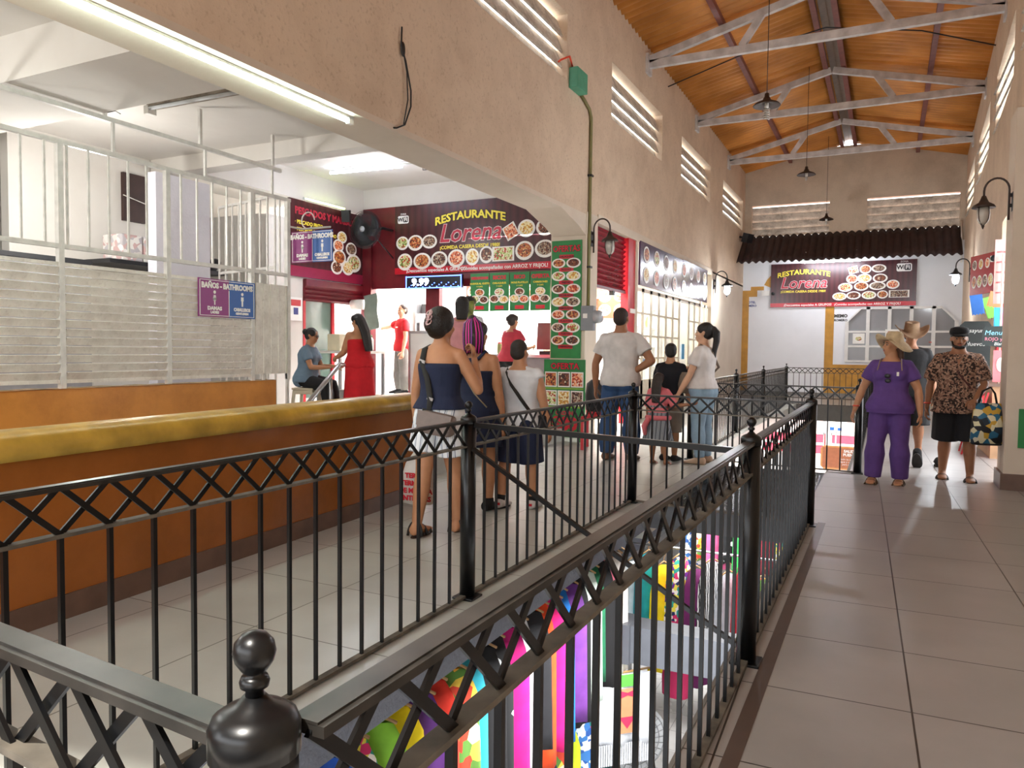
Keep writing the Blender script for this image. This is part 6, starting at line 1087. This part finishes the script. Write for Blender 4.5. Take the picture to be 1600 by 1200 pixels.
o = MB().loft(rings, cap=False).build('cowboy_hat', mat('brown_felt', '#6d4c36', .8, var=.3, scale=9, col2='#8f7458'), p.root); o.modifiers.new('thickness', 'SOLIDIFY').thickness = .004
# ---------------------------------------------------------------- staff and women by the side shop
m_rd = fab('bright_red', '#c20f1c'); p = Person('woman in a long red strapless dress with long black hair, standing', (-6.62, 8.55, .3), radians(72), 1.52, SK['tan'], True, 1.3, belly=.02, head=(radians(-12), 0, radians(8)), lean=(.06, 0, 0), arms=(((-.1, .45, -1), (.1, 1, -.35)), ((.2, .35, -1), (-.15, 1, -.2))), voxel=.013, curl=(.9, .9), armw=1.2)
p.top('red_bodice', m_rd, .5, .752, .010, .01); p.skirt('long_skirt', m_rd, .09, .58, .012, .03, 6, .01); p.hair(m_hairb, 'long', .24); p.shoes(m_blk)
MB().tube([p.wr[1] + Vector((.019 * p.H * cos(a), .005, .019 * p.H * sin(a))) for a in [2 * pi * i / 14 for i in range(15)]], .006 * p.H, 6).build('watch', m_dk, p.root)
p = Person('woman in a grey blue T-shirt sitting on a beige plastic stool', (-7.42, 8.35, .38), radians(-72), 1.55, SK['tan'], True, 1.2, belly=.02, head=(radians(-14), 0, radians(4)), lean=(.14, 0, 0), arms=(((-.1, .45, -1), (.1, 1, .05)), ((.15, .4, -1), (-.15, 1, .0))), legs=(((-.05, 1, -.12), (0, .1, -1)), ((.08, 1, -.16), (.05, .14, -1))), voxel=.013, curl=(.9, .9), zfix=None)
p.top('grey_t_shirt', fab('grey_blue', '#6f879c'), .49, .82, .012, .012, .6, .012); p.trousers('black_trousers', m_blk, 1.95, .009, .01, .56); p.hair(m_hairb, 'bun'); p.shoes(m_blk)
mb = MB()
for sx in (-1, 1): mb.tube([p.hp((sx * .0195 + .013 * cos(a), .054, .0615 + .010 * sin(a))) for a in [2 * pi * i / 14 for i in range(15)]], .0018 * p.H, 5); mb.tube([p.hp((sx * .033, .05, .065)), p.hp((sx * .049, -.005, .066))], .0016 * p.H, 5)
mb.build('glasses', m_dk, p.root); sz = p.root.location.z + .44 * p.H
t = thing('plastic_stool', 'beige plastic stool under the seated woman', 'stool', (-7.40, 8.35, .38), radians(-72)); m_bg = mat('beige_plastic', '#c9bda4', .45); h = sz - .38; MB().box(-.16, .16, -.16, .16, h - .03, h).box(-.15, .15, -.15, .15, h - .09, h - .03).build('seat', m_bg, t, bevel=.01)
for x in (-1, 1):
    for y in (-1, 1): MB().bar((x * .16, y * .16, 0), (x * .13, y * .13, h - .05), .04, .03).build('leg', m_bg, t)
p = Person('man in a red polo shirt and grey trousers reaching out with one arm', (-8.02, 11.62, .48), radians(142), 1.68, SK['lt'], False, 1.0, head=(0, 0, radians(18)), arms=(((-.3, .05, -1), (-.1, .25, -1)), ((.95, .45, -.28), (.9, .5, -.12))), legs=(((-.06, .0, -1), (0, -.04, -1)), ((.2, .08, -1), (.1, -.08, -1))), voxel=.012, curl=(.5, .3))
p.top('red_polo', m_rd, .475, .828, .012, .012, .62, .014); p.trousers('grey_trousers', fab('mid_grey', '#77746f'), 1.96, .008, .010, .56); p.hair(m_hairb2, 'short', vol=1.0); p.shoes(m_blk); MB().rbox(p.T((-.055, .082, .735)), (.07, .006, .02), (0, 0, .2)).build('chest_badge', m_wht, p.root)
# table and clutter by the side shop
t = thing('work_table', 'small table with jugs between the seated woman and the woman in red', 'table', (-7.55, 9.5, .38)); MB().box(-.45, .5, -.3, .3, .86, .9).build('tabletop', m_rim, t)
for x in (-.4, .45):
    for y in (-.26, .26): MB().box(x - .02, x + .02, y - .02, y + .02, 0, .86).build('leg', m_stl, t)
o = MB().rbox((-7.75, 9.45, 1.28 + .13), (.24, .2, .26)).build('plastic_box', mat('cream_plastic', '#e0d8b8', .4), bevel=.01); tag(o, 'cream plastic box on the small table', 'box')
for i, (x, y, lab, c) in enumerate(((-7.42, 9.42, 'clear jug with a blue lid on the small table', m_lgl), (-7.62, 9.62, 'tall clear bottle behind the cream box', m_lgl), (-7.18, 9.5, 'wide jug with a green lid on the small table', m_rim))):
    t = thing('jug', lab, 'jug', (x, y, 1.28)); MB().lathe([(.06, 0), (.075, .02), (.075, .18), (.05, .22)], n=14).build('jug_body', c, t); MB().lathe([(.055, .21), (.055, .25)], n=14).build('lid', [m_blu, m_rim, m_green][i], t)
t = thing('bucket', 'white bucket with red print on the floor between the two women', 'bucket', (-7.05, 8.9, .38)); MB().lathe([(.14, 0), (.17, .32), (.18, .33)], n=20).build('bucket_body', m_rim, t); MB().lathe([(.153, .1), (.164, .2)], n=20, cap=False).build('red_print', m_redp, t)
o = MB().grid(8, 12, lambda u, v: (-8.35 + .28 * u + .05 * v, 10.9 + .02 * sin(v * 9), 2.25 - .62 * v + .05 * u)).build('hanging_sheet', mat('grey_green_cloth', '#7d8a80', .7)); o.modifiers.new('thickness', 'SOLIDIFY').thickness = .006; tag(o, 'grey sheet hanging above the woman in red', 'cloth')
o = MB().lathe([(.09, 0), (.09, .24)], (-8.6, 10.9, 2.1), 18, R=Euler((0, pi / 2, 0)).to_matrix()).build('paper_roll', m_rim); tag(o, 'white paper roll hanging in the side shop doorway', 'roll')
t = thing('white_board', 'white framed board standing behind the woman in navy', 'board', (-6.1, 9.5, .38), .1); MB().box(-.3, .3, 0, .03, .1, 1.2).build('board', m_lite, t); MB().box(-.32, .32, -.01, 0, 1.17, 1.21).box(-.32, -.29, -.01, 0, .08, 1.2).box(.29, .32, -.01, 0, .08, 1.2).build('frame', m_stl, t); MB().bar((-.25, .2, 0), (-.25, .02, 1.1), .03).bar((.25, .2, 0), (.25, .02, 1.1), .03).box(-.28, -.22, 0, .03, 0, .1).box(.22, .28, 0, .03, 0, .1).build('stand', m_stl, t)
t = thing('red_chair', 'red plastic chair with a dark bag beside the man in the white T-shirt', 'chair', (-3.45, 9.6, 0), radians(10)); m_rc = MATS['red_plastic']; MB().box(-.2, .2, -.2, .2, .42, .45).build('seat', m_rc, t, bevel=.01); MB().box(-.2, .2, .17, .2, .45, .85).build('backrest', m_rc, t, bevel=.01)
for x in (-.18, .18):
    for y in (-.18, .18): MB().box(x - .02, x + .02, y - .02, y + .02, 0, .42).build('leg', m_rc, t)
t = thing('backpack', 'dark backpack hanging on the red plastic chair', 'backpack', (-3.42, 9.42, .74)); MB().loft([[(a * cos(w), b * sin(w), z) for w in [2 * pi * i / 18 for i in range(18)]] for z, a, b in ((-.22, .1, .06), (-.2, .14, .09), (0, .15, .1), (.15, .13, .08), (.2, .07, .04))]).build('bag_body', m_dk, t)
